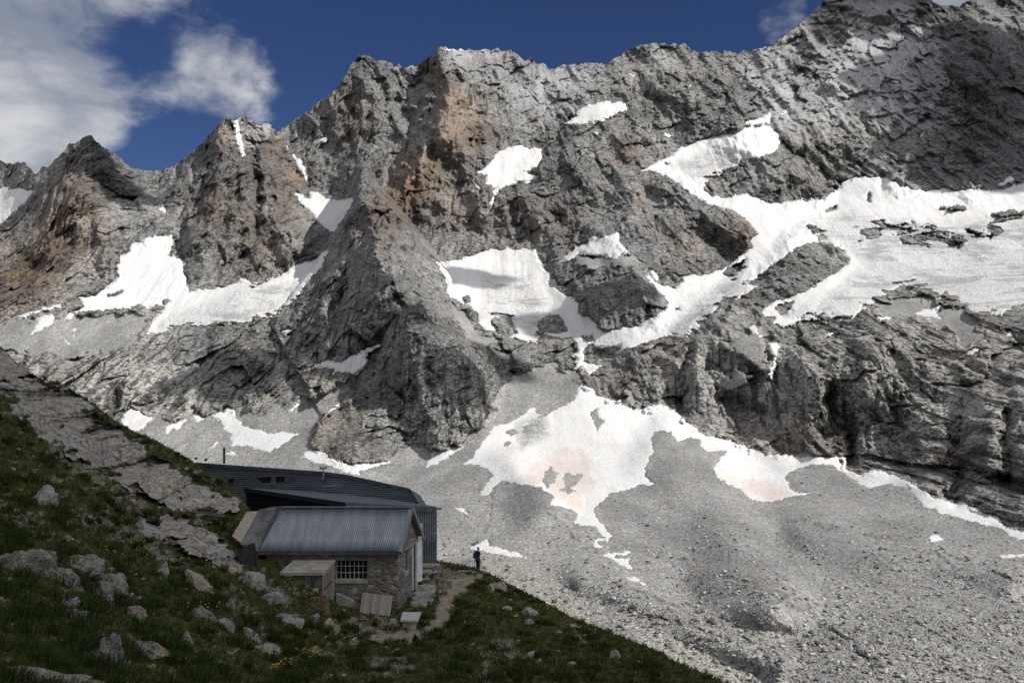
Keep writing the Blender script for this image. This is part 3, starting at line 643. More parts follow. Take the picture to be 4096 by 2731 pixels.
def mountain_material():
    m, t = material("alpine rock and scree")
    g = t.node('ShaderNodeNewGeometry')
    p = g.outputs['Position']
    big = t.noise(p, 0.012, 5, .6)
    mid = t.noise(p, 0.055, 6, .62, .4)
    sm = t.noise(p, 0.35, 5, .65)
    stretch = t.node('ShaderNodeMapping', {'Vector': p, 'Rotation': (0, math.radians(-22), 0), 'Scale': (0.42, 0.6, 1.3)}).outputs[0]
    lay = t.noise(stretch, 0.16, 5, .65, .3)
    ck = t.node('ShaderNodeVectorMath', {0: stretch, 1: t.vmul(t.noise(p, .12, 4, .6, 0, True), (5, 5, 5))}, operation='ADD').outputs[0]
    e1 = t.voro(ck, 0.16, 'DISTANCE_TO_EDGE', 0)
    e2 = t.voro(ck, 0.5, 'DISTANCE_TO_EDGE', 0)
    cellc = t.node('ShaderNodeSeparateColor', {0: t.voro(ck, 0.5, 'F1', 1)})
    tone = t.add(t.add(t.mul(mid, .26), t.mul(sm, .26)), t.add(t.mul(lay, .28), t.mul(cellc.outputs[0], .20)))
    rock = t.mix(t.step(tone, .39, .62), (.098, .098, .097), (.49, .487, .478))
    rock = t.mix(t.mul(t.math('MAXIMUM', t.step(e1, .075, .01), t.mul(t.step(e2, .10, .01), .5)), .7), rock, (.05, .05, .051))
    rock = t.mix(t.mul(t.step(big, .45, .7), .45), rock, t.mix(t.step(sm, .35, .65), (.165, .155, .14), (.37, .345, .31)))
    rock = t.mix(t.mul(t.attr('pale'), t.step(tone, .40, .56)), rock, (.52, .505, .465))
    rock = t.mix(t.mul(t.attr('dark'), t.step(lay, .66, .42, 0.15, .62)), rock, (.085, .087, .092))  # darker rock; flank shade is painted in here as well
    rock = t.mix(t.mul(t.attr('orange'), t.step(mid, .36, .56, .25, .92)), rock, t.mix(t.step(sm, .4, .6), (.16, .105, .066), (.40, .285, .19)))
    rock = t.mix(t.step(t.noise(p, .0075, 5, .62), .60, .40, 0, .22), rock, t.mix(.5, rock, (.60, .595, .58)))
    rock = t.mix(t.step(t.noise(stretch, .02, 5, .62), .50, .64, 0, .5), rock, t.mix(.55, rock, (.05, .05, .052)))
    # black and rusty water streaks down the slabs
    st = t.noise(t.vmul(p, (1.0, .12, .06)), 0.16, 4, .6)
    rock = t.mix(t.mul(t.step(t.add(st, t.mul(t.attr('pale'), .06)), .56, .66), .75), rock, (.04, .037, .034))
    # old fresh-snow dusting held by the ledges
    nz = t.node('ShaderNodeSeparateXYZ', {0: g.outputs['Normal']}).outputs[2]
    ds = t.step(t.add(t.mul(t.noise(stretch, 1.5, 5, .75), .6), t.mul(sm, .4)), .58, .45)
    dm = t.step(t.math('MULTIPLY', t.attr('dust'), t.mul(ds, t.step(nz, .12, .7))), .18, .48)
    rock = t.mix(t.mul(dm, .5), rock, (.74, .76, .79))
    # scree: loose blocks of many greys
    c1 = t.voro(p, 1.5, 'F1', 1)
    c2 = t.voro(p, 0.42, 'F1', 1)
    r1 = t.node('ShaderNodeSeparateColor', {0: c1})
    r2 = t.node('ShaderNodeSeparateColor', {0: c2})
    k = t.add(t.mul(r1.outputs[0], .6), t.mul(r2.outputs[0], .4))
    scr = t.mix(t.step(k, .15, .85), (.24, .24, .236), (.50, .494, .48))
    scr = t.mix(t.step(r2.outputs[1], .9, .97, 0, .55), scr, (.42, .33, .23))
    scr = t.mix(t.step(r2.outputs[2], .86, .95, 0, .6), scr, (.62, .61, .58))
    scr = t.mix(t.step(t.noise(t.vmul(p, (1.7, .5, 1)), 0.02, 6, .66), .40, .64, 0, .62), scr, t.mix(k, (.15, .152, .152), (.29, .29, .286)))
    scr = t.mix(t.mul(t.attr('dark'), .5), scr, t.mix(k, (.095, .098, .10), (.28, .283, .283)))  # dark gravel, and the mounds' shade as painted tone
    scr = t.mix(t.mul(t.attr('runnel'), .7), scr, t.mix(k, (.06, .06, .058), (.22, .22, .215)))
    scr = t.mix(t.mul(t.attr('buff'), .8), scr, t.mix(k, (.30, .28, .235), (.64, .61, .54)))
    isc = t.attr('scree')
    col = t.mix(isc, rock, scr)
    hr = t.add(t.add(t.mul(t.noise(stretch, 0.4, 6, .72), 1.1), t.mul(t.math('MINIMUM', e1, .22), 2.2)), t.mul(t.math('MINIMUM', e2, .2), .9))
    d1 = t.voro(p, 1.5, 'F1', 0)
    d2 = t.voro(p, 0.42, 'F1', 0)
    hs = t.add(t.mul(d1, -.55), t.mul(d2, -.9))
    hr = t.mul(hr, t.mul(t.attr('broken'), .85))
    hmix = t.add(t.mul(hr, t.math('SUBTRACT', 1.0, isc)), t.mul(hs, t.mul(isc, .27)))
    nrm = t.bump(hmix, 3.6, 1.0)
    t.surface(col, .92, nrm, spec=.15)
    return m


def snow_material():
    m, t = material("old snow and glacier ice")
    p = t.node('ShaderNodeNewGeometry').outputs['Position']
    n1 = t.noise(p, .02, 5, .6)
    n2 = t.noise(p, .25, 6, .65)
    base = t.mix(t.step(n1, .35, .7), (.80, .80, .80), (.735, .728, .715))
    base = t.mix(t.mul(t.attr('pink'), t.step(t.add(t.mul(n2, .5), t.mul(n1, .5)), .30, .58, .45, 1)), base, (.70, .62, .57))
    crest = t.node('ShaderNodeMapping', {'Vector': p, 'Rotation': (0, math.radians(-12), 0), 'Scale': (.14, .4, 1.2)}).outputs[0]
    a = t.noise(crest, .09, 6, .7, .9)
    b = t.noise(p, .06, 6, .65, .5)
    dk = t.step(t.add(t.add(t.mul(a, .4), t.mul(b, .2)), t.mul(t.noise(p, .011, 4, .6), .4)), .485, .555)
    base = t.mix(t.mul(t.mul(dk, t.attr('dirty')), .55), base, (.26, .262, .27))
    run = t.noise(t.vmul(p, (1.0, .10, .10)), .11, 6, .68, .25)
    base = t.mix(t.step(run, .50, .72, 0, .42), base, (.50, .475, .445))
    base = t.mix(t.step(n2, .58, .74, 0, .35), base, (.47, .455, .44))
    grit = t.step(t.noise(p, 1.2, 3, .7), .62, .70)
    base = t.mix(t.mul(grit, t.math('MINIMUM', t.add(t.add(t.mul(t.attr('dirty'), .5), t.mul(t.attr('grit'), .5)), t.add(.06, t.mul(t.attr('rim'), .55))), 1.0)), base, (.2, .19, .18))
    h = t.add(n2, t.mul(a, 1.4))
    hm = t.mul(h, t.add(.62, t.mul(t.attr('dirty'), 1.9)))
    nrm = t.bump(hm, 2.2, .8)
    t.surface(base, .7, nrm, spec=.3)
    return m


MT, SN = mountain_material(), snow_material()
quad_scree = (scree.reshape(NR, -1)[:-1, :-1] + scree.reshape(NR, -1)[1:, 1:]) > 1.0
# the far side of the crest, so that the range is a solid ridge
back1, back2 = V[0].copy(), V[0].copy()
back1 += np.array([0, 45, -25.0])
back2 += np.array([0, 500, -500.0])
Vm = np.concatenate([back2[None], back1[None], V])
pad = lambda a: np.concatenate([a.reshape(NR, -1)[:1], a.reshape(NR, -1)[:1], a.reshape(NR, -1)])
attrs = {k: pad(a) for k, a in pts_attr.items()}
qs = np.concatenate([quad_scree[:1] * 0, quad_scree[:1] * 0, quad_scree]).astype(bool)
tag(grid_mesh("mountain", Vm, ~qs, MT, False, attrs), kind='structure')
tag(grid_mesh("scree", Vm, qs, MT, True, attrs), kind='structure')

# snow and ice: smooth sheets lying in the hollows, cut by the rough rock around them
pink = np.zeros(fx.shape)
for p in PINK:
    pink = np.maximum(pink, sstep(sdf(fx, fy, p, 40) + 26 * fbm(fx / 34, fy / 40, 4, 41), -16, 26))
for p in PINK2:
    pink = np.maximum(pink, .6 * sstep(sdf(fx, fy, p, 30) + 9 * fbm(fx / 30, fy / 25, 3, 41), -6, 6))
grit = np.maximum(blobs(fx, fy, [(2130, 1720, 60, 1), (2050, 1780, 80, .5), (2050, 1280, 70, .8), (2110, 1330, 60, .8)]), pink * .5)
und = 3.4 * fbm(X / 40.0, S / 60.0, 4, 44, .55) + (0.6 + 1.5 * dirty) * ridged(X / 44.0 + .4 * fbm(X / 60, S / 60, 2, 45), S / 26.0, 4, 46)
flutes = zone([(1990, 1120, 130), (3020, 560, 90), (2900, 620, 100)])
und += 2.5 * np.clip(flutes, 0, 1) * ridged(X / 14.0, S / 160.0, 3, 48)
Ds = base - mac - low * (1 - scree) * 0.6 - und * (1 - .6 * scree) + (4.5 - np.clip(snow_n + 2, 0, 9) * 0.95) * (1 - .82 * scree)
Vs = to_world(fx, fy, Ds).reshape(NR, -1, 3)
sg = (snow_n > -4).reshape(NR, -1)
kq = sg[:-1, :-1] & sg[1:, 1:] & sg[1:, :-1] & sg[:-1, 1:]
tag(grid_mesh("snow", Vs, kq, SN, True, {'dirty': dirty, 'pink': pink, 'grit': grit, 'rim': 1 - sstep(snow_n, 0, 22)}), kind='structure')

DGRID = D.reshape(NR, -1)


def wall_depth(px, py):
    """distance of the built mountain or scree surface seen at an image point"""
    j = np.clip(np.searchsorted(cols, px), 1, len(cols) - 1)
    tp = top[j]
    i = np.clip(np.round((py - tp) / (2860 - tp) * (NR - 1)).astype(int), 0, NR - 1)
    return DGRID[i, j]

# ================================================================== THE NEAR HILLSIDE
EDGE = [(-900, 700), (-600, 960), (-300, 1215), (-120, 1310), (0, 1383), (54, 1442), (136, 1496), (179, 1530), (230, 1524), (271, 1551), (347, 1594), (423, 1655), (488, 1700), (542, 1728), (623, 1760), (705, 1808), (770, 1843),
 (840, 1900), (904, 1939), (922, 1964), (965, 1995), (991, 2043), (1045, 2062), (1100, 2120), (1200, 2225), (1600, 2236), (1745, 2243), (1790, 2248), (1830, 2255), (1880, 2265), (1915, 2279), (1945, 2287), (2010, 2319), (2090, 2362), (2171, 2402),
 (2292, 2471), (2373, 2499), (2494, 2547), (2616, 2596), (2696, 2640), (2777, 2677), (2900, 2729), (3050, 2800), (3400, 2950), (3800, 3120)]
NEAR = [(-900, 800, 60), (-900, 2000, 28), (-600, 2731, 12), (0, 1400, 60), (430, 1670, 64.5), (700, 1835, 65), (880, 1965, 63), (980, 2042, 59.5), (300, 1720, 59), (430, 1890, 58), (620, 1975, 57), (600, 1880, 60), (880, 2040, 57.5), (0, 1590, 53), (150, 1720, 53), (0, 1800, 43), (0, 2000, 33.5), (0, 2200, 26), (0, 2400, 20),
 (0, 2600, 15.5), (0, 2731, 13.5), (400, 2000, 41), (400, 2200, 32), (400, 2400, 24.5), (400, 2600, 18), (400, 2731, 15.5), (700, 2062, 53.5), (880, 2150, 52), (970, 2250, 49.5), (560, 2110, 48), (720, 2195, 46.5), (890, 2265, 46.5), (800, 2330, 38.5), (800, 2500, 27), (800, 2731, 19), (1000, 2400, 40), (1100, 2600, 29), (1100, 2731, 23),
 (1060, 2240, 52.3), (1000, 2120, 56), (1120, 2300, 50.2), (1180, 2312, 49.5), (1235, 2345, 49.5), (1285, 2380, 49.6), (1190, 2370, 48.2), (1265, 2425, 48.0), (1345, 2450, 50.5), (1440, 2458, 50.6), (1588, 2446, 52.1), (1640, 2420, 53), (1690, 2370, 55), (1500, 2500, 48.5), (1640, 2520, 47.3), (1400, 2600, 39), (1400, 2731, 29),
 (1740, 2330, 58.5), (1750, 2290, 62), (1910, 2291, 65), (1850, 2262, 68), (1750, 2247, 69), (1200, 2232, 56), (1500, 2240, 64), (1790, 2450, 51.5), (1720, 2560, 44), (1990, 2330, 61.5), (2100, 2390, 57), (2300, 2490, 50), (2500, 2565, 44.5), (2700, 2650, 39), (2900, 2735, 34),
 (2000, 2500, 47), (2200, 2600, 41), (2000, 2731, 31), (2450, 2731, 34), (1700, 2731, 29), (1100, 3300, 10), (2400, 3300, 13), (0, 3300, 7.5), (3600, 3300, 22), (3300, 3000, 27), (-900, 3300, 7)]
near_tps = TPS(NEAR, 0.003)
ROCKBED = [
 [(-700, 900), (-400, 1090), (0, 1370), (54, 1430), (136, 1490), (170, 1545), (271, 1551), (347, 1590), (423, 1665), (488, 1722), (560, 1775), (634, 1827), (770, 1914), (889, 1973), (965, 2005), (990, 2044), (970, 2052), (873, 2056), (770, 2049), (678, 2033), (607, 1985), (466, 1935),
  (428, 1895), (320, 1845), (260, 1822), (249, 1778), (157, 1751), (152, 1729), (54, 1654), (0, 1594), (-300, 1440), (-700, 1250)],
 [(538, 2117), (580, 2061), (692, 2051), (795, 2080), (870, 2140), (912, 2187), (977, 2248), (984, 2292), (935, 2300), (889, 2267), (795, 2239), (720, 2201), (631, 2159)],
]
GRASSY = [[(150, 1520), (240, 1512), (225, 1575), (170, 1560)], [(-60, 1600), (30, 1570), (40, 1620), (10, 1660)], [(395, 1660), (430, 1670), (425, 1690), (390, 1680)]]
PATH = [[(1850, 2296), (1925, 2300), (1880, 2345), (1828, 2392), (1804, 2430), (1802, 2465), (1762, 2512), (1680, 2556), (1560, 2566), (1480, 2556), (1500, 2532), (1600, 2532), (1690, 2515), (1738, 2470), (1752, 2420), (1782, 2375), (1826, 2330)]]
BARE = [[(1745, 2262), (1850, 2270), (1900, 2300), (1840, 2332), (1785, 2372), (1700, 2345), (1690, 2325)], [(1370, 2492), (1440, 2462), (1560, 2476), (1660, 2530), (1500, 2542), (1430, 2530)], [(1255, 2600), (1330, 2580), (1440, 2540), (1480, 2560), (1360, 2610), (1280, 2630)], [(1920, 2600), (1945, 2600), (1960, 2690), (1930, 2760), (1900, 2740), (1935, 2680)], [(2260, 2495), (2300, 2500), (2335, 2555), (2315, 2565)],
 [(1500, 2620), (1620, 2610), (1640, 2680), (1540, 2720), (1480, 2690)], [(1960, 2560), (2050, 2550), (2080, 2610), (1990, 2620)],
 [(170, 1740), (260, 1790), (430, 1900), (600, 2000), (560, 2040), (380, 1930), (230, 1860)], [(330, 2040), (560, 2110), (660, 2200), (760, 2250), (700, 2260), (520, 2170), (350, 2090)], [(870, 2380), (980, 2420), (1040, 2450), (990, 2460), (880, 2420)], [(1080, 2320), (1180, 2380), (1150, 2420), (1070, 2370)],
 [(0, 2010), (120, 2060), (240, 2130), (160, 2140), (0, 2060)], [(690, 2060), (790, 2090), (870, 2150), (880, 2190), (820, 2110)]]


def near_masks(px, py):
    nz = 16 * fbm(px / 45.0, py / 30.0, 4, 501)
    rk = np.full(px.shape, -60.0)
    for p in ROCKBED:
        rk = np.maximum(rk, sdf(px, py, p))
    for p in GRASSY:
        rk = np.minimum(rk, -sdf(px, py, p))
    rk = rk - 55 * sstep(fbm(px / 95.0, py / 48.0, 4, 505), .38, .75)
    rk = sstep(rk + nz * 1.5, -6, 6)
    pa = np.full(px.shape, -60.0)
    for p in PATH:
        pa = np.maximum(pa, sdf(px, py, p))
    pa = sstep(pa + nz * 1.1, -12, 10)
    ba = np.full(px.shape, -60.0)
    for p in BARE:
        ba = np.maximum(ba, sdf(px, py, p))
    ba = .9 * sstep(ba + 3.0 * nz, -14, 22)
    ba = np.maximum(ba, .85 * sstep(fbm(px / 60.0, py / 34.0, 4, 507), .46, .70) * (px < 1300))
    return rk, pa * (1 - rk), ba * (1 - rk) * (1 - pa)


def near_depth(px, py, masks=None):
    px, py = np.asarray(px, float), np.asarray(py, float)
    d = near_tps(px, py)
    rk, pa, ba = masks if masks else near_masks(px, py)
    x = d * (px - CX) / F
    z = d * (CY - py) / F
    r1 = math.radians(34)
    a, b = x * math.cos(r1) - z * math.sin(r1), x * math.sin(r1) + z * math.cos(r1)
    s = .85 * z + .16 * d
    wa, wb = 1.3 * fbm(x / 4.0, z / 3.0, 4, 515), 1.3 * fbm(x / 4.0, z / 3.0, 4, 516)
    def billow(u, v, n, seed):
        r_, k_ = 0.0, 1.0
        for q in range(n):
            r_ = r_ + k_ * np.abs(perlin(u * 2.1 ** q + 5.1 * q, v * 2.1 ** q - 3.7 * q, seed + q))
            k_ *= .52
        return r_
    v1, e1 = facets((x + wa) / 3.1, (z + wb * .7) / 1.9, 511)
    rock = 2.6 * billow((x + .5 * z + wa * .4) / 4.6, (z + wb * .3) / 2.5, 5, 513) + .55 * v1 - .4 * np.exp(-e1 * 9) + 1.0 * fbm(x / 9.0, z / 6.0, 2, 519) - 1.75
    bulge = rk * .15
    turf = (.5 * fbm(x / 2.2, s / 1.1, 4, 521) + 1.0 * fbm(x / 7.0, s / 4.0, 3, 523) * (px < 1500)) * (1 - pa * .85)
    return d - rk * rock - bulge - (1 - rk) * turf * d / 40.0


def near_point(px, py):
    d = float(near_depth(np.array([px]), np.array([py]))[0])
    return Vector(to_world(px, py, d))


def P(px, py, d):
    return Vector((d * (px - CX) / F, d, CZ + d * (CY - py) / F))


ncols = np.concatenate([np.linspace(-900, -10, 60, endpoint=False), np.linspace(-10, 2960, 720), np.linspace(2966, 3800, 50)])
ex, ey = np.array(EDGE, float).T
ntop = np.interp(ncols, ex, ey) - 4 * np.clip(fbm(ncols / 22.0, ncols * 0, 4, 531), -.6, 1.2) * sstep(ncols, -20, 0)
NRW = 560
nt = np.linspace(0, 1, NRW) ** 1.12
NX = np.broadcast_to(ncols, (NRW, len(ncols))).copy()
NY = ntop[None] + (3350 - ntop[None]) * nt[:, None]
nfx, nfy = NX.ravel(), NY.ravel()
nm = near_masks(nfx, nfy)
ND = near_depth(nfx, nfy, nm)
NV = to_world(nfx, nfy, ND).reshape(NRW, -1, 3)
b1, b2, b3 = NV[0].copy(), NV[0].copy(), NV[0].copy()
b1 += np.array([.2, 1.4, -.9]); b2 += np.array([3, 14, -14.0]); b3 += np.array([30, 90, -95.0])
NVm = np.concatenate([b3[None], b2[None], b1[None], NV])
npad = lambda a: np.concatenate([a.reshape(NRW, -1)[:1]] * 3 + [a.reshape(NRW, -1)])


def near_material():
    m, t = material("alpine turf, path and bedrock")
    p = t.node('ShaderNodeNewGeometry').outputs['Position']
    n1 = t.noise(p, .5, 6, .65)
    n2 = t.noise(p, 2.6, 6, .68)
    n3 = t.noise(p, 11.0, 4, .7)
    turf = t.mix(t.step(n2, .36, .64), (.040, .046, .017), (.10, .105, .038))
    turf = t.mix(t.step(n1, .55, .72, 0, .7), turf, (.105, .085, .05))
    soil = t.mix(t.step(n3, .35, .66), (.10, .082, .062), (.27, .235, .195))
    peb = t.voro(p, 7.0, 'F1', 1)
    pc = t.node('ShaderNodeSeparateColor', {0: peb})
    soil = t.mix(t.step(pc.outputs[0], .72, .86, 0, .8), soil, (.38, .35, .31))
    path = t.mix(t.step(n3, .35, .66), (.22, .18, .135), (.37, .31, .245))
    path = t.mix(t.step(pc.outputs[1], .78, .9, 0, .7), path, (.44, .42, .38))
    rock = t.mix(t.step(t.add(t.mul(n2, .55), t.mul(n3, .45)), .34, .64), (.17, .16, .145), (.56, .53, .475))
    rock = t.mix(t.step(t.noise(p, .35, 5, .7), .46, .60, 0, .8), rock, t.mix(t.step(n2, .38, .62), (.24, .19, .145), (.58, .49, .395)))
    ckv = t.node('ShaderNodeVectorMath', {0: p, 1: t.vmul(t.noise(p, .9, 4, .6, 0, True), (1.6, 1.6, 1.2))}, operation='ADD').outputs[0]
    cke = t.voro(t.vmul(ckv, (.8, .5, 1.5)), 1.0, 'DISTANCE_TO_EDGE', 0)
    rock = t.mix(t.mul(t.step(cke, .045, .006), .75), rock, (.045, .04, .036))
    lich = t.noise(p, 5.5, 5, .7)
    rock = t.mix(t.mul(t.step(lich, .58, .65), t.step(n1, .35, .55, .75, .15)), rock, (.30, .31, .10))
    rock = t.mix(t.step(t.noise(p, 8.5, 4, .7), .62, .68, 0, .75), rock, (.05, .048, .045))
    c = t.mix(t.attr('path'), t.mix(t.attr('bare'), turf, soil), path)
    c = t.mix(t.attr('rock'), c, rock)
    h = t.add(t.mul(n3, .35), t.mul(n2, .9))
    h = t.add(h, t.mul(t.voro(p, 7.0, 'F1', 0), -.35))
    h = t.add(h, t.mul(t.attr('rock'), t.add(t.mul(t.math('MINIMUM', cke, .2), 2.2), t.mul(n1, 2.5))))
    nrm = t.bump(h, .16, .9)
    t.surface(c, .92, nrm, spec=.15)
    return m


HILL = near_material()
tag(grid_mesh("hillside", NVm, None, HILL, True, {'rock': npad(nm[0]), 'path': npad(nm[1]), 'bare': npad(nm[2])}), kind='structure')

# ------------------------------------------------------------------ mesh builder
ORG = {}


class MB:
    def __init__(s):
        s.v, s.f = [], []

    def add(s, vs, fs):
        o = len(s.v)
        s.v += [Vector(v) for v in vs]
        s.f += [tuple(i + o for i in f) for f in fs]
        return s

    def box(s, c, x, y, z):
        """centre and three half-axis vectors"""
        c, x, y, z = Vector(c), Vector(x), Vector(y), Vector(z)
        vs = [c + i * x + j * y + k * z for k in (-1, 1) for j in (-1, 1) for i in (-1, 1)]
        return s.add(vs, [(0, 2, 3, 1), (4, 5, 7, 6), (0, 1, 5, 4), (2, 6, 7, 3), (0, 4, 6, 2), (1, 3, 7, 5)])

    def prism(s, poly, ext):
        poly, ext = [Vector(p) for p in poly], Vector(ext)
        n = len(poly)
        return s.add(poly + [p + ext for p in poly], [tuple(range(n)), tuple(range(2 * n - 1, n - 1, -1))] + [(i, i + n, (i + 1) % n + n, (i + 1) % n) for i in range(n)])

    def beam(s, a, b, w, h, up=(0, 0, 1)):
        a, b = Vector(a), Vector(b)
        d = b - a
        side = d.cross(Vector(up)).normalized()
        u = side.cross(d).normalized()
        return s.box((a + b) / 2, d / 2, side * w / 2, u * h / 2)

    def tube(s, pts, r, n=8, cap=True):
        pts = [Vector(p) for p in pts]
        rs = r if hasattr(r, '__len__') else [r] * len(pts)
        rings = []
        for i, p in enumerate(pts):
            d = (pts[min(i + 1, len(pts) - 1)] - pts[max(i - 1, 0)]).normalized()
            q = d.to_track_quat('Z', 'Y')
            rings.append([p + q @ Vector((math.cos(k * 2 * math.pi / n) * rs[i], math.sin(k * 2 * math.pi / n) * rs[i], 0)) for k in range(n)])
        vs = [v for r_ in rings for v in r_]
        fs = [(i * n + k, i * n + (k + 1) % n, (i + 1) * n + (k + 1) % n, (i + 1) * n + k) for i in range(len(pts) - 1) for k in range(n)]
        if cap:
            fs += [tuple(range(n - 1, -1, -1)), tuple(range((len(pts) - 1) * n, len(pts) * n))]
        return s.add(vs, fs)

    def sheet(s, rows):
        R, C = len(rows), len(rows[0])
        return s.add([v for r in rows for v in r], [(i * C + j, i * C + j + 1, (i + 1) * C + j + 1, (i + 1) * C + j) for i in range(R - 1) for j in range(C - 1)])

    def build(s, name, mat, parent=None, origin=None, bevel=0.0, smooth=False):
        o0 = Vector(origin) if origin is not None else (ORG[parent] if parent else Vector((0, 0, 0)))
        me = bpy.data.meshes.new(name)
        me.from_pydata([tuple(v - o0) for v in s.v], [], s.f)
        me.materials.append(mat)
        if smooth:
            for p in me.polygons: p.use_smooth = True
        o = bpy.data.objects.new(name, me)
        COL.objects.link(o)
        if parent:
            o.parent = parent
        else:
            o.location = o0
        ORG[o] = o0
        if bevel:
            b = o.modifiers.new('bevel', 'BEVEL')
            b.width, b.segments = bevel, 2
        return o


def empty(name, loc, label, cat, group=None):
    o = bpy.data.objects.new(name, None)
    o.empty_display_size = .3
    COL.objects.link(o)
    o.location = loc
    ORG[o] = Vector(loc)
    return tag(o, label, cat, group)


# ------------------------------------------------------------------ materials for the built things
def plain(name, c1, c2, scale=3.0, rough=.8, metal=0.0, bump=.01, spec=.3, stretch=None, speck=None):
    m, t = material(name)
    p = t.node('ShaderNodeNewGeometry').outputs['Position']
    v = t.vmul(p, stretch) if stretch else p
    n = t.noise(v, scale, 6, .62)
    c = t.mix(t.step(n, .34, .66), c1, c2)
    if speck:
        c = t.mix(t.step(t.noise(p, scale * 4, 4, .7), .60, .70, 0, .7), c, speck)
    nrm = t.bump(t.noise(v, scale * 5, 5, .65), bump, .7)
    t.surface(c, rough, nrm, metal, spec)
    return m


def masonry():
    m, t = material("rubble stone masonry")
    p = t.node('ShaderNodeNewGeometry').outputs['Position']
    w = t.node('ShaderNodeVectorMath', {0: p, 1: t.vmul(t.noise(p, 1.7, 3, .6, 0, True), (.5, .5, .25))}, operation='ADD').outputs[0]
    v = t.vmul(w, (2.6, 2.3, 4.6))
    cell = t.node('ShaderNodeSeparateColor', {0: t.voro(v, 1.0, 'F1', 1)})
    edge = t.voro(v, 1.0, 'DISTANCE_TO_EDGE', 0)
    n = t.noise(p, 9, 5, .65)
    c = t.mix(cell.outputs[0], (.075, .080, .083), (.22, .21, .19))
    c = t.mix(t.step(cell.outputs[1], .66, .80, 0, .9), c, t.mix(n, (.10, .066, .04), (.22, .155, .10)))
    c = t.mix(t.step(cell.outputs[2], .85, .93), c, (.33, .31, .27))
    c = t.mix(t.step(n, .40, .66, 0, .6), c, t.mix(.5, c, (.3, .29, .27)))
    c = t.mix(t.step(edge, .10, .035), c, t.mix(n, (.15, .135, .115), (.29, .265, .23)))
    h = t.add(t.math('MINIMUM', edge, .22), t.mul(n, .12))
    t.surface(c, .9, t.bump(h, .20, .9), spec=.15)
    return m


def planks(name, c1, c2, axis, width, rough=.85):
    m, t = material(name)
    p = t.node('ShaderNodeNewGeometry').outputs['Position']
    sep = t.node('ShaderNodeSeparateXYZ', {0: p})
    q = t.math('FLOOR', t.math('DIVIDE', sep.outputs[axis], width))
    rnd = t.node('ShaderNodeTexWhiteNoise', {'W': q}, noise_dimensions='1D').outputs[0]
    st = t.noise(t.vmul(p, (9, 9, 1.3) if axis < 2 else (1.3, 9, 9)), 3.0, 6, .65)
    c = t.mix(t.add(t.mul(rnd, .55), t.mul(st, .45)), c1, c2)
    t.surface(c, rough, t.bump(st, .01, .6), spec=.2)
    return m


M_STONE = masonry()
M_ZINC = plain("weathered galvanised sheet", (.19, .215, .245), (.27, .30, .335), 1.1, .42, .55, .004, .5, (3, .5, .5))
M_ZINCD = plain("dark edge flashing", (.07, .08, .095), (.12, .13, .15), 2, .5, .4, .004)
M_CLAD = plain("blue grey corrugated cladding", (.10, .118, .138), (.17, .19, .215), .8, .40, .6, .003, .5, (.4, .4, 2))
M_SHADECLAD = plain("shade-dark ribbed cladding", (.018, .019, .021), (.03, .031, .033), 2, .6, .2, .003)  # wing's shadowed side: its shade is put into this near-black colour
M_DECK = plain("dark grey roofing membrane", (.10, .115, .135), (.15, .165, .185), 1.6, .7, .2, .006)
M_CONC = plain("weathered concrete", (.24, .225, .20), (.40, .38, .345), 2.2, .9, 0, .012, .2, None, (.16, .15, .13))
M_FELT = plain("grey roofing felt", (.10, .10, .103), (.21, .21, .21), 1.2, .95, 0, .02, .15)
M_MORT = plain("buff mortar skin", (.34, .29, .225), (.46, .40, .32), 6, .95, 0, .02, .15)
M_WOOD = planks("silvered planks", (.17, .155, .135), (.36, .33, .295), 0, .135)
M_WOODY = planks("silvered door boards", (.16, .148, .13), (.30, .28, .255), 1, .16)
M_TIMBER = plain("grey weathered timber", (.20, .18, .155), (.36, .335, .30), 3, .9, 0, .01, .2, (1, 4, 4))
M_WHITE = plain("flaking white paint", (.50, .50, .50), (.74, .74, .735), 4, .7, 0, .006, .3, (3, 3, .8), (.26, .24, .22))
M_BARS = plain("pale painted window bars", (.42, .41, .39), (.60, .59, .57), 6, .6)
M_TARP = plain("black brown tarpaulin", (.016, .012, .012), (.035, .026, .026), 2, .75, 0, .03)
M_STEEL = plain("stainless steel pipe", (.35, .36, .38), (.55, .56, .58), 3, .3, .9, .002)
M_PIPE = plain("dark chimney pipe", (.04, .042, .046), (.085, .088, .094), 2, .4, .6, .003)
M_RAIL = plain("grey steel profile", (.16, .18, .20), (.26, .28, .30), 3, .5, .6, .004)


def glass():
    m, t = material("dark window glass")
    p = t.node('ShaderNodeNewGeometry').outputs['Position']
    c = t.mix(t.noise(p, 2.2, 3, .5), (.006, .006, .007), (.022, .022, .022))
    t.surface(c, .12, None, 0, .5)
    return m


M_GLASS = glass()


def flat(name, c, rough=.8, spec=.3):
    return plain(name, tuple(k * .75 for k in c), tuple(k * 1.2 for k in c), 12, rough, 0, .004, spec)


# ------------------------------------------------------------------ the old stone hut
ZE = CZ - 10.84
A = Vector((-5.72, 52.0, ZE))
U = Vector((-1, 0, 0))
G = Vector((0.179, 0.984, 0)).normalized()
LEN, WID, RISE = 7.45, 4.14, 1.92
Zv = Vector((0, 0, 1))
hut = empty("stone_hut", (-9.5, 54, CZ - 14), "old rubble stone hut under a grey corrugated metal gable roof", "hut")
BOT = CZ - 14.4


def rp(s, t, off=0.0, skew=True):
    """point on the front roof slope: s along the eave from the right (0..1), t from eave to ridge, off along its normal"""
    sl = LEN * s - (0.37 * t * s if skew else 0)
    n = (G * -RISE + Zv * (WID / 2)).normalized()
    return A + U * sl + G * (WID / 2 * t) + Zv * (RISE * t) + n * off


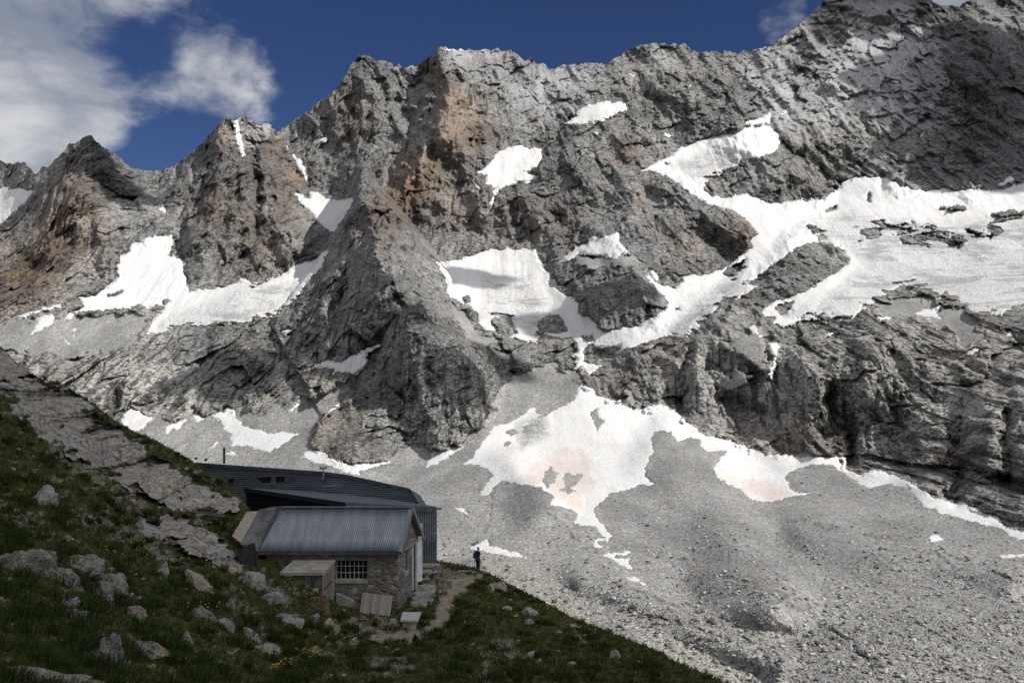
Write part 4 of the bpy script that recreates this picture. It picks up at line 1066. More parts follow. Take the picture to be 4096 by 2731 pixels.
mb = MB()
N = 63 * 6
rows = [[rp(j / N, t, (.011) * math.sin(j / N * 63 * 2 * math.pi)) for j in range(N + 1)] for t in (0, .33, .66, 1.0)]
mb.sheet(rows)
Rdg = A + G * (WID / 2) + Zv * RISE
far = lambda s, t, off=0: A + U * (LEN * s - .37 * (1 - t) * s) + G * (WID / 2 + WID / 2 * t) + Zv * (RISE * (1 - t)) + Zv * off
mb.sheet([[far(j / 60, t, 0) for j in range(61)] for t in (0, 1)])
roof = mb.build("roof", M_ZINC, hut, smooth=True)
sol = roof.modifiers.new('sheet', 'SOLIDIFY'); sol.thickness = .012; sol.offset = -1
mb = MB()
mb.beam(rp(-.004, 1.0, .03), rp(1.0, 1.0, .03), .22, .05)
mb.build("ridge_cap", M_ZINC, roof)
mb = MB()
n_ = (G * -RISE + Zv * (WID / 2)).normalized()
mb.beam(rp(0.010, -.02, .035), rp(0.010, 1.01, .035), .17, .03, n_)
mb.beam(rp(-.003, -.04, -.05), rp(-.003, 1.0, -.05), .035, .2, n_)
mb.build("verge_flashing", M_ZINC, roof)
mb = MB()
mb.beam(Rdg - U * .04 + Zv * -.06, Rdg - U * .04 + G * (WID / 2 + .12) - Zv * (RISE + .17), .045, .20, (G * RISE + Zv * WID / 2))
mb.beam(rp(.012, 0, -.20) , rp(.012, 1, -.20), .05, .13, n_)
mb.build("barge_board", M_TIMBER, roof)
mb = MB()
mb.box(A + U * (LEN / 2) - Zv * .10 + G * .03, U * (LEN / 2), G * .03, Zv * .085)
mb.box(A + U * (LEN / 2) - Zv * .15 - G * .02, U * (LEN / 2 - .01), G * .05, Zv * .03)
mb.build("eave_board", M_ZINCD, hut)

WC = Vector((-5.95, 52.22, 0))                      # outer corner of the masonry
zt = ZE - .12
win = (-9.15, -7.52, CZ - 12.38, CZ - 11.36)


def wall_x(mb, x0, x1, z0, z1, y=52.22, th=.45):
    mb.box(((x0 + x1) / 2, y + th / 2, (z0 + z1) / 2), ((x1 - x0) / 2, 0, 0), (0, th / 2, 0), (0, 0, (z1 - z0) / 2))


mb = MB()
wall_x(mb, -13.3, win[0], BOT, zt)
wall_x(mb, win[1], WC.x, BOT, zt)
wall_x(mb, win[0], win[1], BOT, win[2] - .17)
wall_x(mb, win[0], win[1], win[3] + .11, zt)
mb.build("wall", M_STONE, hut)
mb = MB()
wall_x(mb, win[0] - .03, win[1] + .04, win[2] - .17, win[2], 52.16, .5)
mb.build("window_sill", M_CONC, hut, bevel=.012)
mb = MB()
wall_x(mb, win[0] - .02, win[1] + .43, win[3], win[3] + .11, 52.195, .3)
mb.build("lintel", M_RAIL, hut)
wn = MB()
for i in range(8):
    x = win[0] + .02 + (win[1] - win[0] - .04) * i / 7
    wn.box((x, 52.40, (win[2] + win[3]) / 2), (.011, 0, 0), (0, .02, 0), (0, 0, (win[3] - win[2]) / 2))
for i in range(4):
    z = win[2] + .02 + (win[3] - win[2] - .03) * i / 3
    wn.box(((win[0] + win[1]) / 2, 52.398, z), ((win[1] - win[0]) / 2, 0, 0), (0, .017, 0), (0, 0, .011))
fr = wn.build("window", M_BARS, hut)
MB().box(((win[0] + win[1]) / 2, 52.46, (win[2] + win[3]) / 2), ((win[1] - win[0]) / 2, 0, 0), (0, .01, 0), (0, 0, (win[3] - win[2]) / 2)).build("pane", M_GLASS, fr)

# gable wall with its window and door openings
G0 = Vector((WC.x, WC.y, 0))
GL = WID - .38


def gtop(s):
    h = min(s + .19, WID - s - .19) / (WID / 2) * RISE
    return ZE - .16 + h


def gstrip(mb, s0, s1, z0, z1=None):
    br = [s0] + ([WID / 2 - .19] if s0 < WID / 2 - .19 < s1 else []) + [s1]
    poly = [G0 + G * s0 + Zv * z0, G0 + G * s1 + Zv * z0]
    poly += [G0 + G * s + Zv * (gtop(s) if z1 is None else z1) for s in reversed(br if z1 is None else [s0, s1])]
    mb.prism(poly, U * .42)


LZ = CZ - 11.05
mb = MB()
gstrip(mb, .45, 1.15, BOT); gstrip(mb, 1.85, 2.75, BOT); gstrip(mb, 3.62, GL, BOT)
gstrip(mb, 1.15, 1.85, BOT, CZ - 12.28); gstrip(mb, 1.15, 1.85, LZ + .03); gstrip(mb, 2.75, 3.62, BOT, CZ - 13.62); gstrip(mb, 2.75, 3.62, LZ + .03)
mb.build("gable_wall", M_STONE, hut)
MB().prism([WC + Zv * BOT, WC + G * .45 + Zv * BOT, WC + G * .45 + Zv * gtop(.45), WC + Zv * (ZE - .125)], U * .002).build("gable_corner", M_STONE, hut)
mb = MB()
mb.beam(G0 + G * 1.05 - U * .04 + Zv * LZ, G0 + G * 3.75 - U * .04 + Zv * LZ, .10, .12)
mb.build("timber_lintel", M_TIMBER, hut)
wg = MB()
for i in range(4):
    c = G0 + G * (1.16 + .68 * i / 3) + U * .16
    wg.box(c + Zv * ((CZ - 12.28 + LZ) / 2), U * .018, G * .012, Zv * .6)
for i in range(5):
    wg.box(G0 + G * 1.5 + U * .158 + Zv * (CZ - 12.26 + 1.18 * i / 4), U * .016, G * .34, Zv * .012)
fg = wg.build("window", M_BARS, hut)
MB().box(G0 + G * 1.5 + U * .22 + Zv * (CZ - 11.67), U * .01, G * .35, Zv * .6).build("pane", M_GLASS, fg)
MB().prism([G0 + G * 1.12 + Zv * (CZ - 12.45), G0 + G * 1.95 + Zv * (CZ - 12.45), G0 + G * 1.95 + Zv * (CZ - 12.27), G0 + G * 1.12 + Zv * (CZ - 12.27)], U * .3 ).build("window_sill", M_CONC, hut).location -= U * .05
dm = MB()
for s_ in (2.78, 3.58):
    dm.box(G0 + G * s_ - U * .01 + Zv * (CZ - 12.33), U * .05, G * .05, Zv * 1.27)
df = dm.build("door_frame", M_WHITE, hut)
MB().box(G0 + G * 3.18 + U * .25 + Zv * (CZ - 12.33), U * .02, G * .36, Zv * 1.27).build("door", M_TARP, hut)  # dark panel standing for the unlit interior behind the open doorway
lf = MB().box(G0 + G * 3.72 - U * .13 + Zv * (CZ - 12.2), (U * .03 + G * .02), (G * .16 - U * .10), Zv * 1.12).build("shutter", M_WHITE, hut)
MB().box(G0 + G * (GL / 2) + U * 7.0 + Zv * (CZ - 12.6), U * .2, G * (GL / 2), Zv * 1.8).build("end_wall", M_STONE, hut)
MB().box(G0 + G * GL + U * 3.7 + Zv * (CZ - 12.6), U * 3.6, G * .2, Zv * 1.6).build("back_wall", M_STONE, hut)

# left end of the roof: felt strips and a mortar skin
def rq(px, py):
    t = (2203 - py) / 170.0
    return P(px, py, 52.0 + 1.8 * max(0, min(1.05, t)))
mb = MB()
for (y0, y1) in ((0, .33), (.34, .66), (.67, 1.0)):
    e = lambda a, b, k: (a[0] + (b[0] - a[0]) * k, a[1] + (b[1] - a[1]) * k)
    Lb, Lt, Rb, Rt = (961, 2176), (1036, 2040), (1026, 2206), (1108, 2027)
    q = [e(Lb, Lt, y0), e(Rb, Rt, y0), e(Rb, Rt, y1), e(Lb, Lt, y1)]
    mb.prism([rq(*k) + Zv * .05 for k in q], (0, .02, -.12))
mb.build("roof_felt", M_FELT, hut, bevel=.02)
mb = MB()
mb.prism([rq(*k) for k in [(928, 2142), (963, 2170), (1040, 2042), (987, 2046)]], (.05, .1, -.15))
mb.build("roof_mortar", M_MORT, hut)
MB().beam(rq(1030, 2209) + Zv * .02, rq(1117, 2030) + Zv * .05, .12, .10).build("verge_flashing", M_ZINCD, hut)

# porch with a concrete slab roof and a plank door, built against the long wall
sb = [P(1342, 2236, 52.17), P(1295, 2288, 50.0), P(1118, 2288, 50.0), P(1175, 2237, 52.17)]
porch = empty("lean_to_porch", sb[1] - Zv * 2.5, "low concrete slab lean-to with a grey plank door against the hut wall", "porch")
MB().prism([p - Zv * .17 for p in sb], (0, 0, .17)).build("slab_roof", M_CONC, porch, bevel=.015)
mb = MB()
fl, frt = sb[2] + Vector((.5, .12, -.17)), sb[1] + Vector((-.10, .12, -.17))
mb.prism([fl, frt, frt - Zv * 2.6, fl - Zv * 2.6], (0, .2, 0))
mb.build("front_wall", plain("dark rubble render", (.06, .058, .052), (.17, .16, .145), 3, .95, 0, .04, .1), porch)  # coloured darker than the slab above
q0, q1 = sb[1] + Vector((-.10, .10, -.17)), sb[0] + Vector((-.10, -.02, -.17))
dv = (q1 - q0); dv.z = 0
pt = lambda k, z: q0 + dv * k + Vector((0, 0, z + (q1.z - q0.z) * k))
mb = MB()
mb.prism([pt(.0, 0), pt(.06, 0), pt(.06, -2.5), pt(.0, -2.5)], (.06, 0, 0))
mb.prism([pt(.80, 0), pt(.99, 0), pt(.99, -2.7), pt(.80, -2.7)], (.06, 0, 0))
mb.prism([pt(.06, 0), pt(.80, 0), pt(.80, -.10), pt(.06, -.10)], (.055, 0, 0))
mb.build("door_frame", M_TIMBER, porch)
dr = MB()
for i in range(6):
    a, b = .07 + .12 * i, .07 + .12 * (i + 1) - .006
    dr.prism([pt(a, -.12), pt(b, -.12), pt(b, -2.4), pt(a, -2.4)], (.035 + .006 * (i % 2), 0, 0))
dr = dr.build("door", M_WOODY, porch)
MB().prism([pt(.1, -.75), pt(.74, -.75), pt(.74, -.82), pt(.1, -.82)], (.055, 0, 0)).build("hinge_strap", M_PIPE, dr)
mb = MB()
mb.prism([P(1344, 2374, 51.95), P(1400, 2396, 51.95), P(1440, 2420, 51.95), P(1440, 2470, 51.95), P(1344, 2470, 51.95)], (0, .35, 0))
mb.build("buttress", M_CONC, hut)
mb = MB()
for k in range(26):
    random.seed(k)
    f, g_ = random.uniform(.03, .5), random.uniform(.25, .85)
    c = sb[2].lerp(sb[1], f).lerp(sb[3].lerp(sb[0], f), g_) + Zv * .02
    r = random.uniform(.02, .07)
    mb.box(c, (r, r * .3, 0), (-r * .2, r * .8, 0), (0, 0, r * .5))
tag(mb.build("rubble", flat("rubble on slab", (.36, .32, .27)), None, sb[2]), kind='stuff')

# board leaning on the wall
pb = [P(1437, 2453, 51.15), P(1560, 2465, 51.15), P(1573, 2383, 52.05), P(1451, 2369, 52.05)]
board = empty("plank_panel", pb[0], "grey wooden plank panel leaning against the hut's stone wall", "board")
e1, e2 = pb[1] - pb[0], pb[3] - pb[0]
nn = e1.cross(e2).normalized()
if nn.y > 0: nn = -nn
mb = MB()
for i in range(11):
    a, b = i / 11, (i + 1) / 11 - .006
    w_ = e2 + (pb[2] - pb[1] - e2) * a
    mb.prism([pb[0] + e1 * a, pb[0] + e1 * b, pb[0] + e1 * b + w_, pb[0] + e1 * a + w_], nn * (.03 + .004 * ((i * 7) % 3)))
mb.build("planks", M_WOOD, board)
mb = MB()
for k in (.15, .85):
    mb.beam(pb[0] + e2 * k - nn * .025, pb[1] + e2 * k - nn * .025, .05, .09, nn)
mb.build("batten", M_TIMBER, board)

# concrete slab bench
bs = [P(1601, 2478, 47.2), P(1672, 2478, 47.2), P(1685, 2446, 48.55), P(1610, 2446, 48.55)]
bench = empty("slab_bench", P(1640, 2517, 47.5), "pale concrete slab bench beside the gravel path below the hut", "bench")
MB().prism([p - Zv * .10 for p in bs], (0, 0, .10)).build("seat", plain("cast slab", (.40, .39, .375), (.50, .49, .475), 7, .9, 0, .006), bench, bevel=.012)
for k in (.13, .80):
    c = bs[0].lerp(bs[3], k).lerp(bs[1].lerp(bs[2], k), .5)
    MB().box(c + Vector((0, 0, -.42)), (.31, 0, 0), (0, .10, 0), (0, 0, .32)).build("leg", M_CONC, bench, bevel=.015)

# ------------------------------------------------------------------ the modern refuge behind
ref = empty("mountain_refuge", P(1400, 2250, 68), "dark blue grey metal clad mountain refuge behind the stone hut", "refuge")
fa = lambda px: 73.55 / (1 + .23 * (px - CX) / F)       # the long facade, turned 13 degrees from the view
TOPL = [(640, 1839), (777, 1849), (1290, 1886), (1380, 1897), (1636, 1953), (1672, 2013)]
tx, ty = np.array(TOPL, float).T


def fac(px, py, off=0.0):
    p = P(px, py, fa(px))
    return p + Vector((.224, -.975, 0)) * off


ztop = lambda px: CZ + fa(px) * (CY - np.interp(px, tx, ty)) / F
mb = MB()
pxs = list(np.linspace(640, 1636, 70)) + [1645, 1654, 1663, 1672]
zs = []
z = CZ - 14.8
while z < CZ - 8.0:
    for k in range(6):
        zs.append((z + .155 * k / 6, .036 * (1 - math.cos(2 * math.pi * k / 6)) / 2))
    z += .155
rows = []
for z, off in zs:
    row = []
    for px in pxs:
        p = fac(px, CY, off)
        p.z = min(z, ztop(px) - .05)
        row.append(p)
    rows.append(row)
mb.sheet(rows)
wall = mb.build("facade", M_CLAD, ref, smooth=True)
mb = MB()
pts = [fac(px, py, .06) for px, py in TOPL]
for a, b in zip(pts[:-1], pts[1:]):
    mb.beam(a - Zv * .12, b - Zv * .12 + (b - a).normalized() * .05, .14, .27)
mb.build("roof_edge", M_ZINCD, ref)
mb = MB()
back = [p + Vector((.23, 7, -1.6)) for p in pts]
mb.sheet([[p + Zv * .02 for p in pts], back])
mb.sheet([back, [p - Zv * 6 for p in back]])
mb.sheet([[pts[-1], back[-1]], [pts[-1] - Zv * 4, back[-1] - Zv * 4]])
mb.build("roof", M_DECK, ref)


def frame_window(corners, bar=.05, off=.05, pane=True):
    """window trim round an outline given in image points of the facade"""
    c = [fac(px, py, off) for px, py in corners]
    m_ = MB()
    for a, b in zip(c, c[1:] + c[:1]):
        m_.beam(a, b, bar * 1.5, bar)
    f = m_.build("window", M_RAIL, ref)
    MB().prism([fac(px, py, .042) for px, py in corners], Vector((.224, -.975, 0)) * .012).build("pane", M_GLASS, f)
    return f


frame_window([(914, 1912), (933, 1911), (933, 1933), (914, 1934)])
frame_window([(1018, 1907), (1083, 1904), (1083, 1931), (1045, 1932)])
frame_window([(1104, 1904), (1137, 1902), (1137, 1929), (1104, 1931)])
for q in ([(935, 1915), (949, 1914), (949, 1931), (935, 1932)], [(1140, 1902), (1172, 1901), (1172, 1927), (1140, 1928)], [(1046, 1933), (1085, 1932), (1089, 1953), (1030, 1955)]):
    MB().prism([fac(px, py, .07) for px, py in q], Vector((.224, -.975, 0)) * .04).build("shutter", M_CLAD, ref)
c = fac(891, 1850, -2.0)
MB().tube([c - Zv * .3, c + Zv * .90], .088, 14).tube([c + Zv * .75, c + Zv * .96], .10, 14).build("chimney", M_PIPE, ref, smooth=False)
a = [fac(1287, 1923, .10), fac(1289, 1917, .26), fac(1292, 1908, .30), fac(1293, 1880, .30), fac(1293, 1870, .30)]
fl_ = MB().tube(a, .075, 12).build("flue", M_STEEL, ref)
MB().tube([a[-1] - Vector((.19, 0, -.04)), a[-1] + Vector((.19, 0, .04))], .08, 12).tube([a[-1] + Vector((-.21, 0, -.10)), a[-1] + Vector((-.21, 0, .13))], .07, 10).tube([a[-1] + Vector((.21, 0, -.08)), a[-1] + Vector((.21, 0, .15))], .07, 10).build("flue_cap", M_STEEL, fl_)
MB().tube([fac(1284, 1966, .08), fac(1284, 1945, .08), fac(1356, 1940, .08), fac(1358, 1905, .08)], .022, 6).build("conduit", M_STEEL, ref)
for x0, y0, x1, y1 in ((757, 1836, 778, 1841), (818, 1847, 839, 1829)):
    a, b = fac(x0, y0, -1.5), fac(x1, y1, -1.5)
    MB().tube([a, b], .018, 6).box(a if x0 > 800 else b, (.10, 0, .03), (0, .05, 0), (-.03, 0, .08)).build("floodlight", M_PIPE, ref)

# lower wing with a flat roof, coming forward to a corner
Lc, Cc, Rc = fac(978, 1950), P(1382, 2008, 62.0), P(1746, 2027, 65.8)
Bk = [fac(px, py, .02) for px, py in ((1672, 2014), (1540, 1993), (1379, 1975), (1200, 1961))]
mb = MB()
mb.add([Lc, Cc, Rc, Rc + Vector((-.36, 4, -.60))] + Bk, [(0, 1, 7), (1, 6, 7), (1, 5, 6), (1, 2, 5), (2, 4, 5), (2, 3, 4)])
mb.build("flat_roof", M_DECK, ref)
h = Vector((0, 0, .31))
mb = MB()
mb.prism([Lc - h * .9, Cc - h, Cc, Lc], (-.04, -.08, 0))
mb.build("fascia", M_SHADECLAD, ref)
mb = MB()
mb.prism([Cc - h, Rc - h, Rc, Cc], (.02, -.08, 0))
mb.box(Rc - Zv * .12 + Vector((.12, .05, 0)), (.2, 0, 0), (0, .05, 0), (0, 0, .05))
mb.build("fascia", M_ZINCD, ref)
Zb = CZ - 14.6


def ribbed(p0, p1, zb, step_, mat, name):
    m_ = MB()
    d = p1 - p0
    L = Vector((d.x, d.y, 0)).length
    out = Vector((d.y, -d.x, 0)).normalized()
    if out.y > 0: out = -out
    m_.prism([p0, p1, Vector((p1.x, p1.y, zb)), Vector((p0.x, p0.y, zb))], -out * .2)
    n = int(L / step_)
    for i in range(n + 1):
        k = i / n
        q = p0 + d * k
        m_.box(Vector((q.x, q.y, (q.z + zb) / 2)) + out * .02, d.normalized() * .022, out * .025, Zv * ((q.z - zb) / 2))
    return m_.build(name, mat, ref)


ribbed(Lc - h * .85 + Vector((.1, .1, 0)), Cc - h * .95 + Vector((0, .12, 0)), Zb, .22, M_SHADECLAD, "side_wall")
ribbed(Cc - h * .95 + Vector((0, .12, 0)), Rc - h * .95 + Vector((-.03, .12, 0)), Zb, .17, M_CLAD, "end_wall")
MB().prism([Rc - h * .95 + Vector((-.03, .12, 0)), Rc - h * .95 + Vector((-.36, 4, -.6)), Vector((Rc.x - .36, Rc.y + 4, Zb)), Vector((Rc.x - .03, Rc.y + .12, Zb))], (-.1, 0, 0)).build("end_wall", M_CLAD, ref)
for (x0, y0, x1, y1) in ((1680, 2092, 1690, 2118), (1672, 2145, 1688, 2170)):
    MB().prism([P(x0, y0, 64.4), P(x1, y0, 64.4), P(x1, y1, 64.4), P(x0, y1, 64.4)], (0, .05, 0)).build("shutter", M_WHITE, ref)
MB().tube([Rc + Vector((-.12, 0, -1.75)), Rc + Vector((-.12, -.05, -1.75))], .05, 10).build("wall_lamp", M_WHITE, ref)

# ------------------------------------------------------------------ small built things around the hut
tp = [P(940, 2208, 50.0), P(985, 2182, 50.2), P(1001, 2180, 50.2), P(1006, 2215, 50.15), P(1017, 2297, 49.8), P(977, 2285, 49.8), P(958, 2232, 49.9)]
MBt = MB().prism(tp, (.1, .5, .02))
tag(MBt.build("tarpaulin", M_TARP, None, tp[-2]), "black brown tarpaulin hung beside the corner of the metal roof", "tarpaulin")
tag(MB().tube([near_point(941, 2212) - Zv * .2, P(923, 2116, 50.5)], .028, 6).build("iron_post", M_PIPE, None, near_point(941, 2212)), "thin black iron post standing in grass left of the hut roof", "post")
tr = empty("steel_trough", P(800, 2060, 55), "grey steel profile lying on short legs below the bare rock face", "trough")
a, b = P(765, 2046, 55.5), P(898, 2065, 54.0)
MB().beam(a, b, .22, .05).beam(a + Vector((0, .1, .05)), b + Vector((0, .1, .05)), .03, .09).build("channel", M_RAIL, tr)
for k in (.13, .9):
    c = a.lerp(b, k)
    MB().beam(c, c - Zv * .5, .05, .05, (1, 0, 0)).build("leg", M_RAIL, tr)


def picnic(name, o, w, label):
    t_ = empty(name, o, label, "picnic table", "picnic tables on the terrace")
    for k in range(4):
        if k == 0: m_ = MB()
        m_.box(o + Vector((0, -.27 + .18 * k, .74)), (w, 0, 0), (0, .082, 0), (0, 0, .022))
    m_.build("tabletop", M_TIMBER, t_)
    for sg_ in (-1, 1):
        m_ = MB()
        for k in (0, 1):
            m_.box(o + Vector((0, sg_ * (.62 + .15 * k), .45)), (w, 0, 0), (0, .068, 0), (0, 0, .02))
        m_.build("bench_seat", M_TIMBER, t_)
    for sx_ in (-1, 1):
        x = sx_ * (w - .25)
        for sg_ in (-1, 1):
            MB().beam(o + Vector((x, sg_ * .2, .72)), o + Vector((x, sg_ * .62, -.08)), .05, .10, (1, 0, 0)).build("leg", M_TIMBER, t_)
        MB().beam(o + Vector((x + .06, -.78, .41)), o + Vector((x + .06, .78, .41)), .05, .09).build("crossbar", M_TIMBER, t_)
    return t_


p1 = P(1697, 2312, 60.4); p1.z = CZ - 14.15
picnic("picnic_table", p1, .92, "grey timber picnic table farther from the hut, at the refuge wall")
p2 = P(1686, 2336, 57.4); p2.z = CZ - 13.85
picnic("picnic_table", p2, .55, "short grey timber picnic table nearest the hut's gable door")

# stone steps up to the gable door
steps = empty("stone_steps", P(1680, 2425, 53), "rough flagstone steps climbing to the hut's white framed door", "steps")
M_FLAG = plain("grey flagstone", (.19, .18, .165), (.40, .38, .35), 3, .9, 0, .04, .15, None, (.30, .22, .15))


def rough_slab(mb, c, hx, hy, hz, seed, ang=0.0):
    random.seed(seed)
    n = 9
    ring = []
    for i in range(n):
        a_ = i / n * 2 * math.pi
        ca, sa = math.cos(a_), math.sin(a_)
        k = (abs(ca) ** 4 + abs(sa) ** 4) ** -.25 * random.uniform(.86, 1.06)
        x, y = hx * ca * k, hy * sa * k
        ring.append(Vector((x * math.cos(ang) - y * math.sin(ang), x * math.sin(ang) + y * math.cos(ang), 0)))
    vs = [c + r * random.uniform(.9, 1) - Zv * hz for r in ring] + [c + r for r in ring] + [c + r * .93 + Zv * hz * random.uniform(.8, 1) for r in ring]
    fs = [(j * n + i, j * n + (i + 1) % n, (j + 1) * n + (i + 1) % n, (j + 1) * n + i) for j in (0, 1) for i in range(n)] + [tuple(range(n - 1, -1, -1)), tuple(range(2 * n, 3 * n))]
    mb.add(vs, fs)


for i, (px, py, d, hx, hy) in enumerate([(1700, 2357, 55.3, .62, .95), (1690, 2378, 53.9, .56, .40), (1684, 2396, 53.2, .54, .36), (1676, 2414, 52.6, .50, .36)]):
    mb = MB()
    c = P(px, py, d)
    rough_slab(mb, c, hx, hy, .11, 70 + i)
    for k in range(5):
        rough_slab(mb, c + Vector((-.35 + .2 * k, -hy * .55 if k % 2 else -hy * .6, -.24)), .17, .2, .10, 90 + i * 7 + k)
    rough_slab(mb, c - Zv * .55, hx * .92, hy * .9, .34, 60 + i)
    mb.build("step", M_FLAG, steps)
# ------------------------------------------------------------------ boulders and stones
def boulder_mat(name, c1, c2, lichen=.5, black=.4, warm=(.27, .2, .14), wf=.25):
    m, t = material(name)
    tc = t.node('ShaderNodeNewGeometry').outputs['Position']
    n1, n2, n3 = t.noise(tc, 1.3, 6, .65), t.noise(tc, 5, 6, .68), t.noise(tc, 20, 4, .7)
    c = t.mix(t.step(t.add(t.mul(n2, .6), t.mul(n3, .4)), .36, .62), c1, c2)
    c = t.mix(t.step(n1, .52, .66, 0, wf), c, warm)
    c = t.mix(t.step(t.noise(tc, 7.5, 5, .72), .66 - .12 * lichen, .72 - .12 * lichen, 0, .8), c, (.33, .34, .12))
    c = t.mix(t.step(t.noise(tc, 6.0, 5, .7, .6), .68 - .12 * black, .74 - .12 * black, 0, .85), c, (.035, .034, .033))
    h = t.add(n2, t.mul(n3, .4))
    t.surface(c, .92, t.bump(h, .07, .9), spec=.12)
    return m


B_GREY = boulder_mat("grey lichen boulder", (.095, .095, .09), (.35, .34, .315), .85, .7)
B_PALE = boulder_mat("pale boulder", (.15, .145, .135), (.44, .42, .39), .45, .45)
B_DARK = boulder_mat("dark lichen boulder", (.075, .075, .075), (.27, .265, .25), .75, .95)
B_BROWN = boulder_mat("brown schist block", (.10, .072, .05), (.27, .21, .155), .1, .35, (.20, .12, .07), .6)
B_WARM = boulder_mat("buff stone", (.22, .185, .145), (.44, .39, .33), .15, .2, (.36, .24, .15), .5)


def ico(sub):
    import bmesh
    bm = bmesh.new()
    bmesh.ops.create_icosphere(bm, subdivisions=sub, radius=1.0)
    v = np.array([x.co[:] for x in bm.verts])
    f = [tuple(q.index for q in p.verts) for p in bm.faces]
    bm.free()
    return v, f


ICO = {k: ico(k) for k in (1, 2, 3, 5)}


def rock_shape(seed, sub=5, planes=13, sharp=1.0, nscale=1.0):
    """an angular stone: a ball cut by random planes, then roughened"""
    rng = np.random.RandomState(seed)
    v, f = ICO[sub]
    n = rng.normal(size=(planes, 3)); n /= np.linalg.norm(n, axis=1)[:, None]
    d = rng.uniform(.42, .9, planes)
    dots = v @ n.T
    k = np.where(dots > .05, d[None] / np.maximum(dots, .05), 9)
    r = np.minimum(k.min(1), 1.25)
    w = v * r[:, None]
    if sub >= 3:
        o = Vector(rng.uniform(-50, 50, 3))
        disp = [.17 * mn.fractal(Vector(p) * 2.2 * nscale + o, .75, 2.1, 6) + .07 * (1 - abs(mn.noise(Vector(p) * Vector((2, 2, 5)).x + o))) - .04 for p in w]
        w = w * (1 + np.array(disp)[:, None] * sharp)
    w /= np.abs(w).max(0)
    return w, f


def boulder(px, py, w, h, mat, label, seed, deep=.8, tilt=0.0, dd=None, name="boulder", group=None, sub=5, planes=10, sink=.5):
    """px, py is the middle of the stone in the photograph, w and h its size there"""
    base_ = near_point(px, py + h * .36)
    d = base_.y if dd is None else dd
    hw, hh = w * .57 * d / F, h * .57 * d / F
    v, f = rock_shape(seed, sub, planes)
    hd = (hw + hh) * .5 * deep * 1.3
    v = v * np.array([hw, hd, hh * (1 + sink)])
    c, s_ = math.cos(tilt), math.sin(tilt)
    v = np.stack([v[:, 0] * c - v[:, 2] * s_, v[:, 1], v[:, 0] * s_ + v[:, 2] * c], -1)
    me = bpy.data.meshes.new(name)
    me.from_pydata(v.tolist(), [], f)
    me.materials.append(mat)
    o = bpy.data.objects.new(name, me)
    COL.objects.link(o)
    o.location = P(px, py + h * sink * .5, d + hd * .35)
    return tag(o, label, "boulder" if w > 60 else "stone", group)


